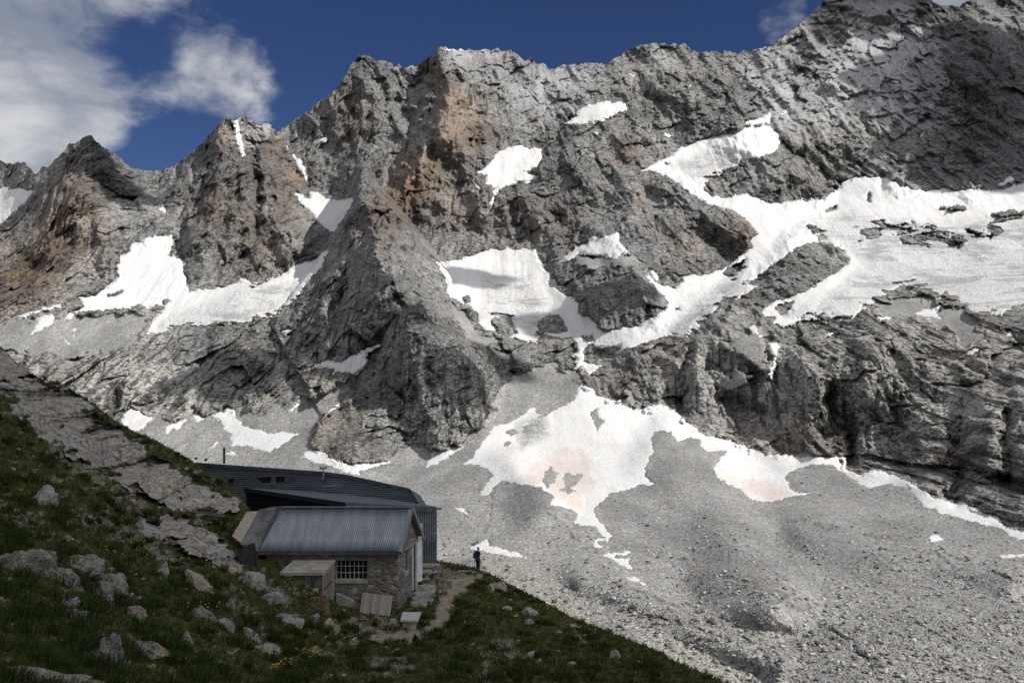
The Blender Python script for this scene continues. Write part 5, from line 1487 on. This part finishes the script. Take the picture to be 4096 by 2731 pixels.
R = math.radians
for args in [
 (190, 1990, 128, 82, B_PALE, "smooth pale grey boulder alone high on the grass slope below the bare rock", 1, .8, R(-18)),
 (90, 2246, 235, 128, B_GREY, "broad lichened boulder at the left edge of the picture, rising in a low hump", 2, .7, R(-15)),
 (335, 2266, 160, 84, B_GREY, "flat topped lichened boulder with a rusty stone lying on it", 3, .8, R(-10)),
 (440, 2336, 136, 76, B_GREY, "lichened boulder behind the upright narrow stone", 4, .8, R(-16)),
 (421, 2368, 68, 116, B_GREY, "upright narrow stone with yellow green lichen, like a post", 5, .7, R(4)),
 (276, 2318, 190, 70, B_GREY, "long low lichened slab pointing at the upright stone", 6, .7, R(-28)),
 (271, 2405, 78, 42, B_PALE, "small whitish rock above a flat lichened one in the left grass", 7, .8, R(12)),
 (292, 2448, 118, 44, B_GREY, "flat lichened rock just under the small whitish one", 8, .8, R(3)),
 (536, 2444, 92, 58, B_WARM, "layered buff rock jutting from the grass below the upright stone", 9, .8, R(-15)),
 (466, 2606, 134, 146, B_DARK, "large dark boulder mottled with black and yellow lichen near the bottom left", 10, .9, R(12)),
 (590, 2592, 150, 88, B_GREY, "wedge of lichened rock leaning on the large dark boulder", 11, .8, R(-28)),
 (190, 2712, 400, 90, B_GREY, "wide cracked slab along the bottom left edge of the picture", 12, .6, R(-4)),
 (50, 2674, 62, 34, B_WARM, "round pale pinkish stone above the bottom left slab", 13, .8, 0),
 (374, 2516, 88, 40, B_PALE, "bluish grey low rock left above the large dark boulder", 14, .8, R(-8)),
 (648, 2288, 64, 58, B_PALE, "pale tilted stone alone in dark grass mid slope", 15, .8, R(-30)),
 (792, 2336, 150, 52, B_WARM, "long narrow rock rib running downhill in mid slope", 16, .7, R(-36)),
 (812, 2452, 112, 56, B_GREY, "yellowish lichened rock rib beside a heap of broken flakes", 17, .7, R(-28)),
 (916, 2502, 98, 66, B_PALE, "hump of pale rock between two narrower ribs in the lower grass", 18, .8, R(-26)),
 (1006, 2542, 92, 38, B_PALE, "low pale rock at the lower end of the row of ribs", 19, .7, R(-22)),
 (1018, 2326, 140, 78, B_PALE, "rounded pale boulder at the foot of the large lichened outcrop", 20, .8, R(-22)),
 (1056, 2590, 116, 38, B_PALE, "flat pale stone in the grass left of the yellow flowers", 21, .8, R(-8)),
 (752, 2552, 70, 40, B_GREY, "small grey rock in tall grass right of the large dark boulder", 22, .8, R(-28)),
 (1266, 2412, 136, 92, B_BROWN, "big split brown block beside the lean-to plank door", 23, .8, R(-24)),
 (1530, 2560, 106, 40, B_PALE, "pale flat rock at the edge of the path, below the leaning planks", 24, .8, R(-6)),
 (2117, 2442, 62, 52, B_PALE, "squarish pale boulder on the right grass shoulder", 25, .8, R(8)),
 (2124, 2484, 46, 34, B_PALE, "smaller pale stone right under the squarish boulder", 26, .8, R(10)),
 (2000, 2346, 56, 44, B_WARM, "largest block of the little stone heap right of the path", 27, .8, R(-5)),
 (1961, 2357, 36, 42, B_WARM, "rounded buff stone at the left of the little stone heap", 28, .8, R(8)),
 (2030, 2428, 40, 32, B_WARM, "pinkish stone in grass below the little stone heap", 29, .8, 0),
 (2119, 2616, 44, 42, B_PALE, "pale leaning stone in the lower right grass", 30, .7, R(-35)),
 (2458, 2620, 44, 36, B_WARM, "broken brownish stone far down the right shoulder", 31, .8, 0),
 (1162, 2476, 112, 58, B_PALE, "grey tilted slab in flowers left of the brown block", 32, .7, R(-26)),
 (1078, 2392, 104, 52, B_PALE, "low grey rock with flowers beside the rounded pale boulder", 33, .8, R(-14)),
 (1305, 2490, 54, 34, B_WARM, "flat stone on the rubble heap below the brown block", 34, .8, R(-6)),
 (1340, 2512, 40, 30, B_WARM, "lower buff stone of the rubble heap below the brown block", 35, .8, R(8)),
 (1255, 2470, 42, 32, B_PALE, "pale stone on the left of the rubble heap below the brown block", 36, .8, 0),
 (1795, 2320, 100, 14, B_PALE, "flat grey flagstone sunk in the path near the picnic tables", 37, 1.6, 0),
 (1868, 2284, 62, 16, B_PALE, "flat rock at the path's edge just left of the hiker", 38, 1.2, 0),
 (1944, 2291, 26, 16, B_GREY, "square grey stone at the hiker's right foot", 39, 1.0, 0),
 (1712, 2490, 30, 14, B_WARM, "small flat stone on the gravel path right of the slab bench", 40, 1.0, 0),
 (296, 2234, 40, 26, B_BROWN, "rusty orange stone lying on the flat topped boulder", 41, .9, 0),
 (215, 2217, 30, 22, B_PALE, "white stone between two lichened boulders on the left", 42, .9, 0),
 (1222, 2335, 16, 30, B_PALE, "grey stone standing on end against the lean-to wall", 43, .9, 0),
 (1262, 2362, 26, 18, B_PALE, "grey stone balanced on top of the brown block's back", 44, .9, 0),
 (1376, 2440, 16, 12, B_PALE, "white stone on the ground before the sloping concrete buttress", 45, .9, 0),
 (1462, 2478, 60, 16, B_BROWN, "reddish paving stone left below the leaning planks", 46, 1.4, 0),
 (1570, 2478, 44, 16, B_PALE, "stacked grey flagstone between the leaning planks and the slab bench", 47, 1.2, 0),
 (1560, 2494, 50, 14, B_PALE, "grey flagstone at ground level between the planks and the slab bench", 48, 1.2, 0),
 (1756, 2362, 20, 18, B_WARM, "orange brown stone right of the flagstone steps", 49, 1.0, 0),
 (905, 2490, 40, 24, B_BROWN, "dark brown flake above the hump of pale rock", 50, .8, R(-20)),
 (2290, 2500, 40, 16, B_WARM, "flat stone on the bare patch of the right shoulder", 51, .9, R(-20)),
]:
    boulder(*args)

# small loose stones: six shapes, copied
rng = np.random.RandomState(5)
protos = []
for k in range(6):
    v, f = rock_shape(300 + k, 2, 9)
    v = v * np.array([1, .8, .55])
    me = bpy.data.meshes.new("small_stone")
    me.from_pydata(v.tolist(), [], f)
    me.materials.append([B_PALE, B_PALE, B_WARM, B_GREY, B_WARM, B_PALE][k])
    protos.append(me)
spots = []
while len(spots) < 230:
    n_ = 3000
    x, y = rng.uniform(0, 2700, n_), rng.uniform(1700, 2731, n_)
    ok = y > np.interp(x, ex, ey) + 14
    ok &= ~((x > 925) & (x < 1760) & (y < 2480))
    rk, pa, ba = near_masks(x, y)
    w = (.05 + 1.2 * ba + .35 * np.clip(fbm(x / 160, y / 110, 3, 77), 0, 1)) * (1 - rk) * (1 - .8 * pa)
    ok &= rng.uniform(size=n_) < w
    spots += list(zip(x[ok], y[ok]))
spots = np.array(spots[:230])
sd_ = near_depth(spots[:, 0], spots[:, 1])
for i, (x, y) in enumerate(spots):
    o = bpy.data.objects.new("small_stone", protos[i % 6])
    COL.objects.link(o)
    r = rng.uniform(5, 13) * (1.5 if rng.uniform() < .12 else 1) * sd_[i] / F
    o.location = Vector(to_world(x, y, sd_[i])) + Zv * r * .2
    o.scale = (r * rng.uniform(.9, 1.5), r, r)
    o.rotation_euler = (rng.uniform(-.3, .3), rng.uniform(-.1, .5), rng.uniform(0, 6.3))
    tag(o, "small loose stone lying in the hillside turf, no bigger than a loaf", "stone", "small loose stones in the hillside turf")

# gravel and chips on path and bare ground
def chips(name, xs, ys, ds, r, mat, seed, lift=.2, sub=1):
    rg = np.random.RandomState(seed)
    v0, f0 = ICO[sub]
    f0 = np.array(f0)
    n = len(xs)
    c = to_world(xs, ys, ds)
    V_ = np.empty((n, len(v0), 3), np.float32)
    shapes = [rock_shape(seed * 31 + k, sub, 8)[0] for k in range(12)]
    for i in range(n):
        s = shapes[i % 12]
        a = rg.uniform(0, 6.28)
        ca, sa = math.cos(a), math.sin(a)
        q = s * np.array([rg.uniform(.8, 1.4), rg.uniform(.7, 1.1), rg.uniform(.4, .8)]) * r[i]
        V_[i] = np.stack([q[:, 0] * ca - q[:, 1] * sa, q[:, 0] * sa + q[:, 1] * ca, q[:, 2] + r[i] * lift], -1) + c[i]
    F_ = (f0[None] + np.arange(n)[:, None, None] * len(v0)).reshape(-1, 3)
    me = bpy.data.meshes.new(name)
    fill_mesh(me, V_.reshape(-1, 3), F_, 3)
    me.materials.append(mat)
    o = bpy.data.objects.new(name, me)
    COL.objects.link(o)
    return tag(o, kind='stuff')


x, y = rng.uniform(0, 2750, 60000), rng.uniform(1700, 2750, 60000)
ok = y > np.interp(x, ex, ey) + 8
rk, pa, ba = near_masks(x, y)
ok &= rng.uniform(size=len(x)) < (.9 * ba + .16 * pa + .012) * (1 - rk)
x, y = x[ok][:6000], y[ok][:6000]
d = near_depth(x, y)
chips("gravel", x, y, d, rng.uniform(1.2, 4.2, len(x)) ** 1.1 * d / F, B_WARM, 8)


def scree_mat():
    m, t = material("scree block")
    g = t.node('ShaderNodeNewGeometry')
    r = g.outputs['Random Per Island']
    c = t.mix(t.step(r, .1, .9), (.10, .10, .10), (.50, .49, .465))
    c = t.mix(t.step(t.noise(g.outputs['Position'], .8, 5, .65), .4, .65, 0, .5), c, (.30, .27, .22))
    t.surface(c, .92, t.bump(t.noise(g.outputs['Position'], 3, 5, .65), .2, .7), spec=.12)
    return m


n_ = 90000
x, y = rng.uniform(900, 4200, n_), 1700 + 1050 * rng.uniform(0, 1, n_) ** .8
yy = np.interp(x, cols, np.interp(cols, [0, 900, 2350, 3000, 3400, 4096], [1700, 1650, 1560, 1830, 1850, 2150]))
ss = np.full(n_, -60.0)
for p in SCREE[:1]:
    ss = np.maximum(ss, sdf(x, y, p))
sn = np.full(n_, -60.0)
for p in SNOW:
    sn = np.maximum(sn, sdf(x, y, p))
ok = (ss > 4) & (sn < -4) & (y < np.where(x < 1780, 2230, np.interp(x, ex, ey) + 40))
dens = .3 + .7 * sstep(y, 2000, 2450)
ok &= rng.uniform(size=n_) < dens
x, y = x[ok][:26000], y[ok][:26000]
d = wall_depth(x, y)
r = .13 * rng.pareto(2.0, len(x)) + .13
r[:420] = (.35 + .8 * rng.uniform(0, 1, 420) ** 3) * (.5 + .5 * sstep(y[:420], 1900, 2400))
chips("scree_blocks", x, y, d, np.clip(r, 0, 1.1), scree_mat(), 9, .32)

# ------------------------------------------------------------------ grass
def grass_mat():
    m, t = material("alpine grass")
    g = t.node('ShaderNodeNewGeometry')
    r = g.outputs['Random Per Island']
    n = t.noise(g.outputs['Position'], .7, 4, .6)
    c = t.mix(r, (.042, .060, .016), (.12, .135, .040))
    c = t.mix(t.step(n, .5, .68, 0, .7), c, t.mix(r, (.085, .070, .030), (.17, .145, .07)))
    d_ = t.node('ShaderNodeBsdfDiffuse', {'Color': c})
    tl = t.node('ShaderNodeBsdfTranslucent', {'Color': c})
    mx = t.node('ShaderNodeMixShader', {0: .3, 1: d_.outputs[0], 2: tl.outputs[0]})
    t.node('ShaderNodeOutputMaterial', {'Surface': mx.outputs[0]})
    return m


n_ = 900000
x, y = rng.uniform(-150, 2950, n_), rng.uniform(1480, 2800, n_)
ok = y > np.interp(x, ex, ey) - 2
ok &= ~((x > 1060) & (x < 1585) & (y < 2236)) & ~((x > 940) & (x < 1120) & (y < 2030)) & ~((x > 1125) & (x < 1345) & (y < 2300)) & ~((x > 1170) & (x < 1345) & (y < 2316 + .62 * (x - 1180))) & ~((x > 1345) & (x < 1660) & (y < 2440)) & ~((x > 1655) & (x < 1745) & (y < 2290))
x, y = x[ok], y[ok]
rk, pa, ba = near_masks(x, y)
tuft = fbm(x / 26.0, y / 15.0, 3, 601)
w = (1 - rk) * (1 - pa) * (1 - .8 * ba) * (.12 + .9 * sstep(tuft, -.3, .5))
ok = rng.uniform(size=len(x)) < w
x, y, tuft = x[ok][:260000], y[ok][:260000], tuft[ok][:260000]
d = near_depth(x, y)
c = to_world(x, y, d)
n_ = len(x)
hgt = (.035 + .09 * rng.uniform(size=n_) ** 1.6) * (1 + 1.3 * sstep(tuft, .2, .8)) * np.clip(d / 30.0, .7, 1.35)
wid = .00036 * d * rng.uniform(.7, 1.5, n_)
az = rng.uniform(0, 6.28, n_)
lean = rng.uniform(.05, .75, n_)
laz = rng.normal(.4, 1.4, n_)
bx, by = np.cos(az) * wid, np.sin(az) * wid
lx, ly = np.cos(laz) * lean * hgt, np.sin(laz) * lean * hgt
z0 = np.zeros(n_)
base_ = c - np.array([0, 0, .02])
v0 = base_ + np.stack([bx, by, z0], -1)
v1 = base_ - np.stack([bx, by, z0], -1)
v2 = base_ + np.stack([lx * .35 - bx * .7, ly * .35 - by * .7, hgt * .6], -1)
v3 = base_ + np.stack([lx * .35 + bx * .7, ly * .35 + by * .7, hgt * .6], -1)
v4 = base_ + np.stack([lx, ly, hgt], -1)
VV = np.stack([v0, v1, v2, v3, v4], 1).reshape(-1, 3)
k = np.arange(n_)[:, None] * 5
FF = np.concatenate([k + [0, 1, 2], k + [0, 2, 3], k + [3, 2, 4]], 1).reshape(-1, 3)
me = bpy.data.meshes.new("grass")
fill_mesh(me, VV, FF, 3)
me.materials.append(grass_mat())
go = bpy.data.objects.new("grass", me)
COL.objects.link(go)
tag(go, kind='stuff')

# taller dark tussocks and cushions of ground cover
n_ = 5200
x, y = rng.uniform(-60, 2900, n_), rng.uniform(1600, 2790, n_)
ok = y > np.interp(x, ex, ey) + 8
ok &= ~((x > 900) & (x < 1770) & (y < 2470))
rk, pa, ba = near_masks(x, y)
ok &= (rk < .35) & (pa < .3) & (rng.uniform(size=n_) < (.12 + .88 * sstep(fbm(x / 120, y / 70, 3, 611), -.05, .35)) * (1 - .7 * ba))
x, y = x[ok][:1500], y[ok][:1500]
per = 70
d = near_depth(x, y)
cc = np.repeat(to_world(x, y, d), per, 0)
rr = np.repeat(rng.uniform(.10, .42, len(x)), per)
hh_ = np.repeat(rng.uniform(.10, .30, len(x)), per)
n_ = len(cc)
ra, rad = rng.uniform(0, 6.28, n_), np.sqrt(rng.uniform(size=n_))
ox, oy = np.cos(ra) * rad * rr, np.sin(ra) * rad * rr
hgt = hh_ * (1.15 - .75 * rad ** 2) * rng.uniform(.7, 1.2, n_)
wid = .00042 * cc[:, 1] * rng.uniform(.7, 1.5, n_)
az = rng.uniform(0, 6.28, n_)
bx, by = np.cos(az) * wid, np.sin(az) * wid
lx, ly = ox * .5 + rng.normal(0, .04, n_), oy * .5 + rng.normal(0, .04, n_)
base_ = cc + np.stack([ox, oy, -.05 - 0 * ox], -1)
z0 = np.zeros(n_)
VV = np.stack([base_ + np.stack([bx, by, z0], -1), base_ - np.stack([bx, by, z0], -1), base_ + np.stack([lx * .4 - bx, ly * .4 - by, hgt * .65], -1), base_ + np.stack([lx * .4 + bx, ly * .4 + by, hgt * .65], -1), base_ + np.stack([lx, ly, hgt + .05], -1)], 1).reshape(-1, 3)
k = np.arange(n_)[:, None] * 5
FF = np.concatenate([k + [0, 1, 2], k + [0, 2, 3], k + [3, 2, 4]], 1).reshape(-1, 3)
me = bpy.data.meshes.new("ground_cover")
fill_mesh(me, VV, FF, 3)
mt_, tq = material("dark tussock")
rnd_ = tq.node('ShaderNodeNewGeometry')
cq = tq.mix(rnd_.outputs['Random Per Island'], (.016, .028, .008), (.055, .075, .02))
tq.surface(cq, .9, spec=.1)
me.materials.append(mt_)
o = bpy.data.objects.new("ground_cover", me)
COL.objects.link(o)
tag(o, kind='stuff')

# ------------------------------------------------------------------ flowers and the leafy plant
M_YEL = flat("yellow petals", (.62, .40, .02))
M_STEM = flat("green stem", (.05, .08, .02))
M_LEAF = flat("grey green leaf", (.13, .17, .12))


def flowers(px, py, n, spread, label, seed):
    random.seed(seed)
    o = near_point(px, py)
    t_ = empty("flower_clump", o, label, "flowers")
    st, pe = MB(), MB()
    for i in range(n):
        q = near_point(px + random.gauss(0, spread), py + random.gauss(0, spread * .6))
        hgt_ = random.uniform(.16, .34)
        tip = q + Vector((random.uniform(-.05, .05), random.uniform(-.05, .05), hgt_))
        st.tube([q, tip], .004, 4, False)
        r_ = random.uniform(.018, .030) * (1 + q.y / 90)
        m_ = 8
        ring = [tip + Vector((math.cos(a_ * 2 * math.pi / m_) * r_, math.sin(a_ * 2 * math.pi / m_) * r_, .006 * (a_ % 2))) for a_ in range(m_)]
        low_ = [tip + (k_ - tip) * .5 - Zv * r_ * .5 for k_ in ring]
        pe.add(low_ + ring + [tip + Zv * r_ * .45], [(i_, (i_ + 1) % m_, (i_ + 1) % m_ + m_, i_ + m_) for i_ in range(m_)] + [(i_ + m_, (i_ + 1) % m_ + m_, 2 * m_) for i_ in range(m_)])
    st.build("stems", M_STEM, t_)
    pe.build("blossoms", M_YEL, t_)


for a in [(1250, 2632, 26, 24, "dense clump of yellow flowers above the bottom edge, left of centre", 1), (1130, 2690, 12, 18, "small group of yellow flowers by the bottom edge, left of the dense clump", 2), (1125, 2412, 14, 14, "yellow flowers on the rock beside the rounded pale boulder", 3),
          (638, 2660, 5, 9, "few yellow flowers in grass right of the large dark boulder", 4), (760, 2248, 5, 8, "yellow flowers at the lower edge of the large lichened outcrop", 5), (470, 2205, 8, 30, "sparse yellow flowers in the middle of the left slope", 6),
          (560, 2215, 10, 40, "loose scatter of yellow flowers right of mid slope", 7), (2190, 2440, 14, 18, "yellow flowers along the crest of the right shoulder", 8), (2380, 2525, 16, 26, "yellow flowers farthest down the right shoulder", 9), (90, 1990, 3, 6, "orange yellow flowers left of the smooth pale boulder", 10),
          (1370, 2560, 8, 20, "few yellow flowers between the path and the rubble heap", 11), (500, 1960, 6, 26, "sprinkle of yellow flowers just under the bare rock face", 12), (830, 2440, 6, 26, "tiny yellow flowers around the row of rock ribs", 13)]:
    flowers(*a)

pl = empty("leafy_plant", near_point(1160, 2318), "grey green leafy plant under the lean-to slab's front edge", "plant")
random.seed(4)
lm, sm_ = MB(), MB()
for i in range(46):
    q = near_point(1160 + random.gauss(0, 13), 2322 + random.uniform(-10, 4)) + Vector((0, -.1, random.uniform(.03, .32)))
    a_ = random.uniform(0, 6.28)
    u_, w_ = Vector((math.cos(a_), math.sin(a_), random.uniform(-.5, .5))) * .06, Vector((-math.sin(a_), math.cos(a_), random.uniform(-.4, .4))) * .045
    lm.add([q - u_, q + w_ - u_ * .2, q + u_, q - w_ - u_ * .2, q + Zv * .012], [(0, 1, 4), (1, 2, 4), (2, 3, 4), (3, 0, 4)])
    if i % 4 == 0:
        sm_.tube([q, Vector((q.x * .5 + ORG[pl].x * .5, q.y, ORG[pl].z - .05))], .005, 4, False)
lm.build("leaves", M_LEAF, pl)
sm_.build("stems", M_STEM, pl)

# ------------------------------------------------------------------ the hiker
def skin(name, joints, edges, mat, parent, root=0, sub=2):
    me = bpy.data.meshes.new(name)
    me.from_pydata([j[:3] for j in joints], edges, [])
    me.materials.append(mat)
    o = bpy.data.objects.new(name, me)
    COL.objects.link(o)
    if parent: o.parent = parent
    o.modifiers.new('skin', 'SKIN')
    for i, j in enumerate(joints):
        sv = me.skin_vertices[0].data[i]
        r_ = j[3]
        sv.radius = r_ if hasattr(r_, '__len__') else (r_, r_)
        sv.use_root = (i == root)
    s_ = o.modifiers.new('sub', 'SUBSURF')
    s_.levels = s_.render_levels = sub
    return o


M_SKIN = flat("skin", (.42, .27, .19))
M_JACK = flat("dark jacket", (.022, .026, .03))
M_TROU = flat("dark trousers", (.016, .016, .019))
M_PACK = flat("blue backpack cloth", (.015, .045, .10), .7)
M_PACKB = flat("teal strap cloth", (.02, .10, .12), .7)
M_HAIR = flat("brown hair", (.07, .045, .03))
M_RED = flat("red hem", (.30, .03, .015))
M_BOOT = flat("dark boots", (.02, .018, .016))


def person():
    J, E = [], []

    def j(x, y, z, r, frm=None):
        J.append((x, y, z, r))
        if frm is not None: E.append((frm, len(J) - 1))
        return len(J) - 1
    pel = j(0, 0, .93, (.145, .105))
    sp = j(0, .01, 1.12, (.135, .10), pel)
    ch = j(0, .0, 1.33, (.16, .115), sp)
    nk = j(0, .015, 1.475, (.058, .058), ch)
    hb = j(0, .03, 1.545, (.066, .072), nk)
    hm = j(0, .045, 1.62, (.078, .092), hb)
    ht = j(0, .04, 1.70, (.060, .072), hm)
    nose = j(0, .135, 1.605, (.012, .014), hm)
    for sx in (-1, 1):
        j(sx * .082, .03, 1.61, (.010, .022), hm)
        sh = j(sx * .17, -.005, 1.40, .062, ch)
        el = j(sx * .225, -.04, 1.13, .045, sh)
        wr = j(sx * .215, .06, .90, .029, el)
        pa_ = j(sx * .215, .085, .83, (.036, .022), wr)
        for fi, (fx_, ln) in enumerate(((-.03, .075), (-.011, .085), (.009, .08), (.028, .062))):
            k1 = j(sx * .215 + fx_ * .4, .095 + .02 * abs(fi - 1.5), .80, .010, pa_)
            k2 = j(sx * .215 + fx_, .112, .80 - ln * .55, .0085, k1)
            j(sx * .215 + fx_, .098, .80 - ln, .007, k2)
        k1 = j(sx * .19, .125, .845, .0115, pa_)
        j(sx * .185, .14, .80, .009, k1)
        hp = j(sx * .092, .0, .86, .092, pel)
        kn = j(sx * .105, .03 + .02 * sx, .49, .060, hp)
        an = j(sx * .11, -.02 + .03 * sx, .09, .042, kn)
        j(sx * .125, .12 + .03 * sx, .035, (.040, .034), an)
    return J, E


feet = P(1911, 2293, 65.0)
pj, pe_ = person()
body = skin("person", pj, pe_, M_SKIN, None)
body.location = feet
HEAD = math.atan2(-.90, .42)           # facing right and away
body.rotation_euler = (0, 0, HEAD)
tag(body, "hiker in dark clothes standing at the terrace edge, looking right over the valley", "person")
jk = [(0, 0, .86, (.165, .125)), (0, .01, 1.0, (.16, .12)), (0, .01, 1.14, (.15, .115)), (0, 0, 1.34, (.178, .132)), (0, .012, 1.47, (.082, .08)), (-.175, -.005, 1.405, .075), (-.235, -.04, 1.13, .058), (-.222, .055, .92, .043), (.175, -.005, 1.405, .075), (.235, -.04, 1.13, .058), (.222, .055, .92, .043)]
skin("jacket", jk, [(0, 1), (1, 2), (2, 3), (3, 4), (3, 5), (5, 6), (6, 7), (3, 8), (8, 9), (9, 10)], M_JACK, body)
trs = [(0, 0, .93, (.155, .115))]
te = []
for sx in (-1, 1):
    k = len(trs)
    trs += [(sx * .095, 0, .84, .10), (sx * .107, .03 + .02 * sx, .49, .073), (sx * .112, -.02 + .03 * sx, .10, .060)]
    te += [(0, k), (k, k + 1), (k + 1, k + 2)]
skin("trousers", trs, te, M_TROU, body)
for sx in (-1, 1):
    skin("boot", [(sx * .113, -.05 + .03 * sx, .06, .055), (sx * .118, .02 + .03 * sx, .05, .053), (sx * .128, .13 + .03 * sx, .04, .046)], [(0, 1), (1, 2)], M_BOOT, body, sub=1)
skin("hair", [(0, .0, 1.64, (.086, .092)), (0, .015, 1.69, (.082, .092)), (0, .03, 1.725, (.055, .068))], [(0, 1), (1, 2)], M_HAIR, body)
skin("red_hem", [(0, 0, .845, (.163, .124)), (0, 0, .87, (.166, .127))], [(0, 1)], M_RED, body, sub=1)
for sx in (-1, 1):
    skin("eye", [(sx * .032, .118, 1.63, .010), (sx * .032, .124, 1.63, .008)], [(0, 1)], M_HAIR, body, sub=1)
skin("mouth", [(-.02, .118, 1.565, .007), (0, .124, 1.562, .008), (.02, .118, 1.565, .007)], [(0, 1), (1, 2)], flat("lips", (.35, .14, .11)), body, 1, 1)
pack = skin("backpack", [(0, -.17, .97, (.15, .11)), (0, -.215, 1.12, (.17, .13)), (0, -.20, 1.30, (.155, .115)), (0, -.165, 1.45, (.12, .085))], [(0, 1), (1, 2), (2, 3)], M_PACK, None)
pack.location = feet
pack.rotation_euler = (0, 0, HEAD)
tag(pack, "blue hiking backpack on the hiker's back", "backpack")
skin("lid", [(0, -.17, 1.44, (.125, .09)), (0, -.165, 1.50, (.10, .07))], [(0, 1)], M_PACKB, pack, sub=1)
skin("hip_belt", [(-.15, -.10, 1.0, .03), (-.19, .02, .99, .038), (-.12, .125, .985, .028), (0, .15, .98, .02), (.12, .125, .985, .028), (.19, .02, .99, .038), (.15, -.10, 1.0, .03)], [(i, i + 1) for i in range(6)], M_PACKB, pack, 3, 1)
for sx in (-1, 1):
    skin("shoulder_strap", [(sx * .10, -.10, 1.46, .024), (sx * .11, .03, 1.475, .024), (sx * .12, .13, 1.36, .024), (sx * .13, .10, 1.15, .02), (sx * .15, -.06, 1.03, .018)], [(i, i + 1) for i in range(4)], M_PACKB, pack, 2, 1)
qm = Matrix.Rotation(HEAD, 3, 'Z')
pole = MB().tube([feet + qm @ Vector((.225, .115, .90)), feet + qm @ Vector((.24, .13, -.04))], [.011, .007], 6).tube([feet + qm @ Vector((.224, .113, .92)), feet + qm @ Vector((.227, .117, .78))], .017, 8)
tag(pole.build("trekking_pole", M_RAIL, None, feet), "grey trekking pole held upright in the hiker's right hand", "trekking pole")

# ------------------------------------------------------------------ clouds placed outside the frame, between sun and ground, for the shade they cast
def cloud_mat():
    m, t = material("cloud vapour")
    p = t.node('ShaderNodeNewGeometry').outputs['Position']
    b = t.node('ShaderNodeBsdfDiffuse', {'Color': t.mix(t.noise(p, .02, 3, .5), (.80, .80, .80), (.9, .9, .9))})
    tr_ = t.node('ShaderNodeBsdfTransparent', {'Color': (1, 1, 1)})
    mx = t.node('ShaderNodeMixShader', {0: t.step(t.noise(p, .018, 4, .6), .32, .5, .40, .68), 1: tr_.outputs[0], 2: b.outputs[0]})
    t.node('ShaderNodeOutputMaterial', {'Surface': mx.outputs[0]})
    return m


M_CLOUD = cloud_mat()


def shade_cloud(lumps, height, seed):
    """lumps: (centre of the patch of shade in the world, radius)"""
    v0, f0 = ICO[5]
    m_ = MB()
    me = bpy.data.meshes.new("shade_cloud")
    vs, fs = [], []
    for i, (c_, r_) in enumerate(lumps):
        o_ = Vector((seed * 13.1 + i * 3.7, 5.5, 2.2))
        k_ = np.array([1 + .30 * mn.fractal(Vector(p) * 1.3 + o_, 1.0, 2.0, 4) for p in v0])
        q = v0 * k_[:, None] * r_
        cc = np.array(c_ + SUN * height)
        fs += [tuple(a_ + len(vs) for a_ in f) for f in f0]
        vs += (q + cc).tolist()
    me.from_pydata(vs, [], fs)
    for p in me.polygons: p.use_smooth = True
    me.materials.append(M_CLOUD)
    o = bpy.data.objects.new("shade_cloud", me)
    COL.objects.link(o)
    return tag(o, kind='structure')


def wp(px, py):
    return Vector(to_world(px, py, float(wall_depth(np.array([px]), np.array([py]))[0])))


shade_cloud([(Vector((-8, 40, 2)), 105), (wp(2480, 2640) + Vector((-20, -15, 0)), 26), (wp(2230, 2540) + Vector((-20, -25, 0)), 24)], 1300, 1)
shade_cloud([(wp(430, 680), 62), (wp(500, 800), 45), (wp(350, 620), 40)], 1300, 2)
shade_cloud([(wp(3900, 250), 140), (wp(4050, 600), 130), (wp(3500, 40), 85), (wp(4300, 300), 170), (wp(3780, 560), 75)], 1400, 3)
shade_cloud([(wp(4000, 350), 150), (wp(3560, 10), 60), (wp(4000, 640), 90)], 1650, 7)
shade_cloud([(wp(1540, 1330), 30), (wp(1850, 1500), 34), (wp(2000, 1460), 34)], 1500, 4)
shade_cloud([(wp(2400, 1190), 52), (wp(1870, 1120), 44)], 1500, 5)
shade_cloud([(wp(900, 1530), 45), (wp(1050, 1450), 40)], 1200, 6)
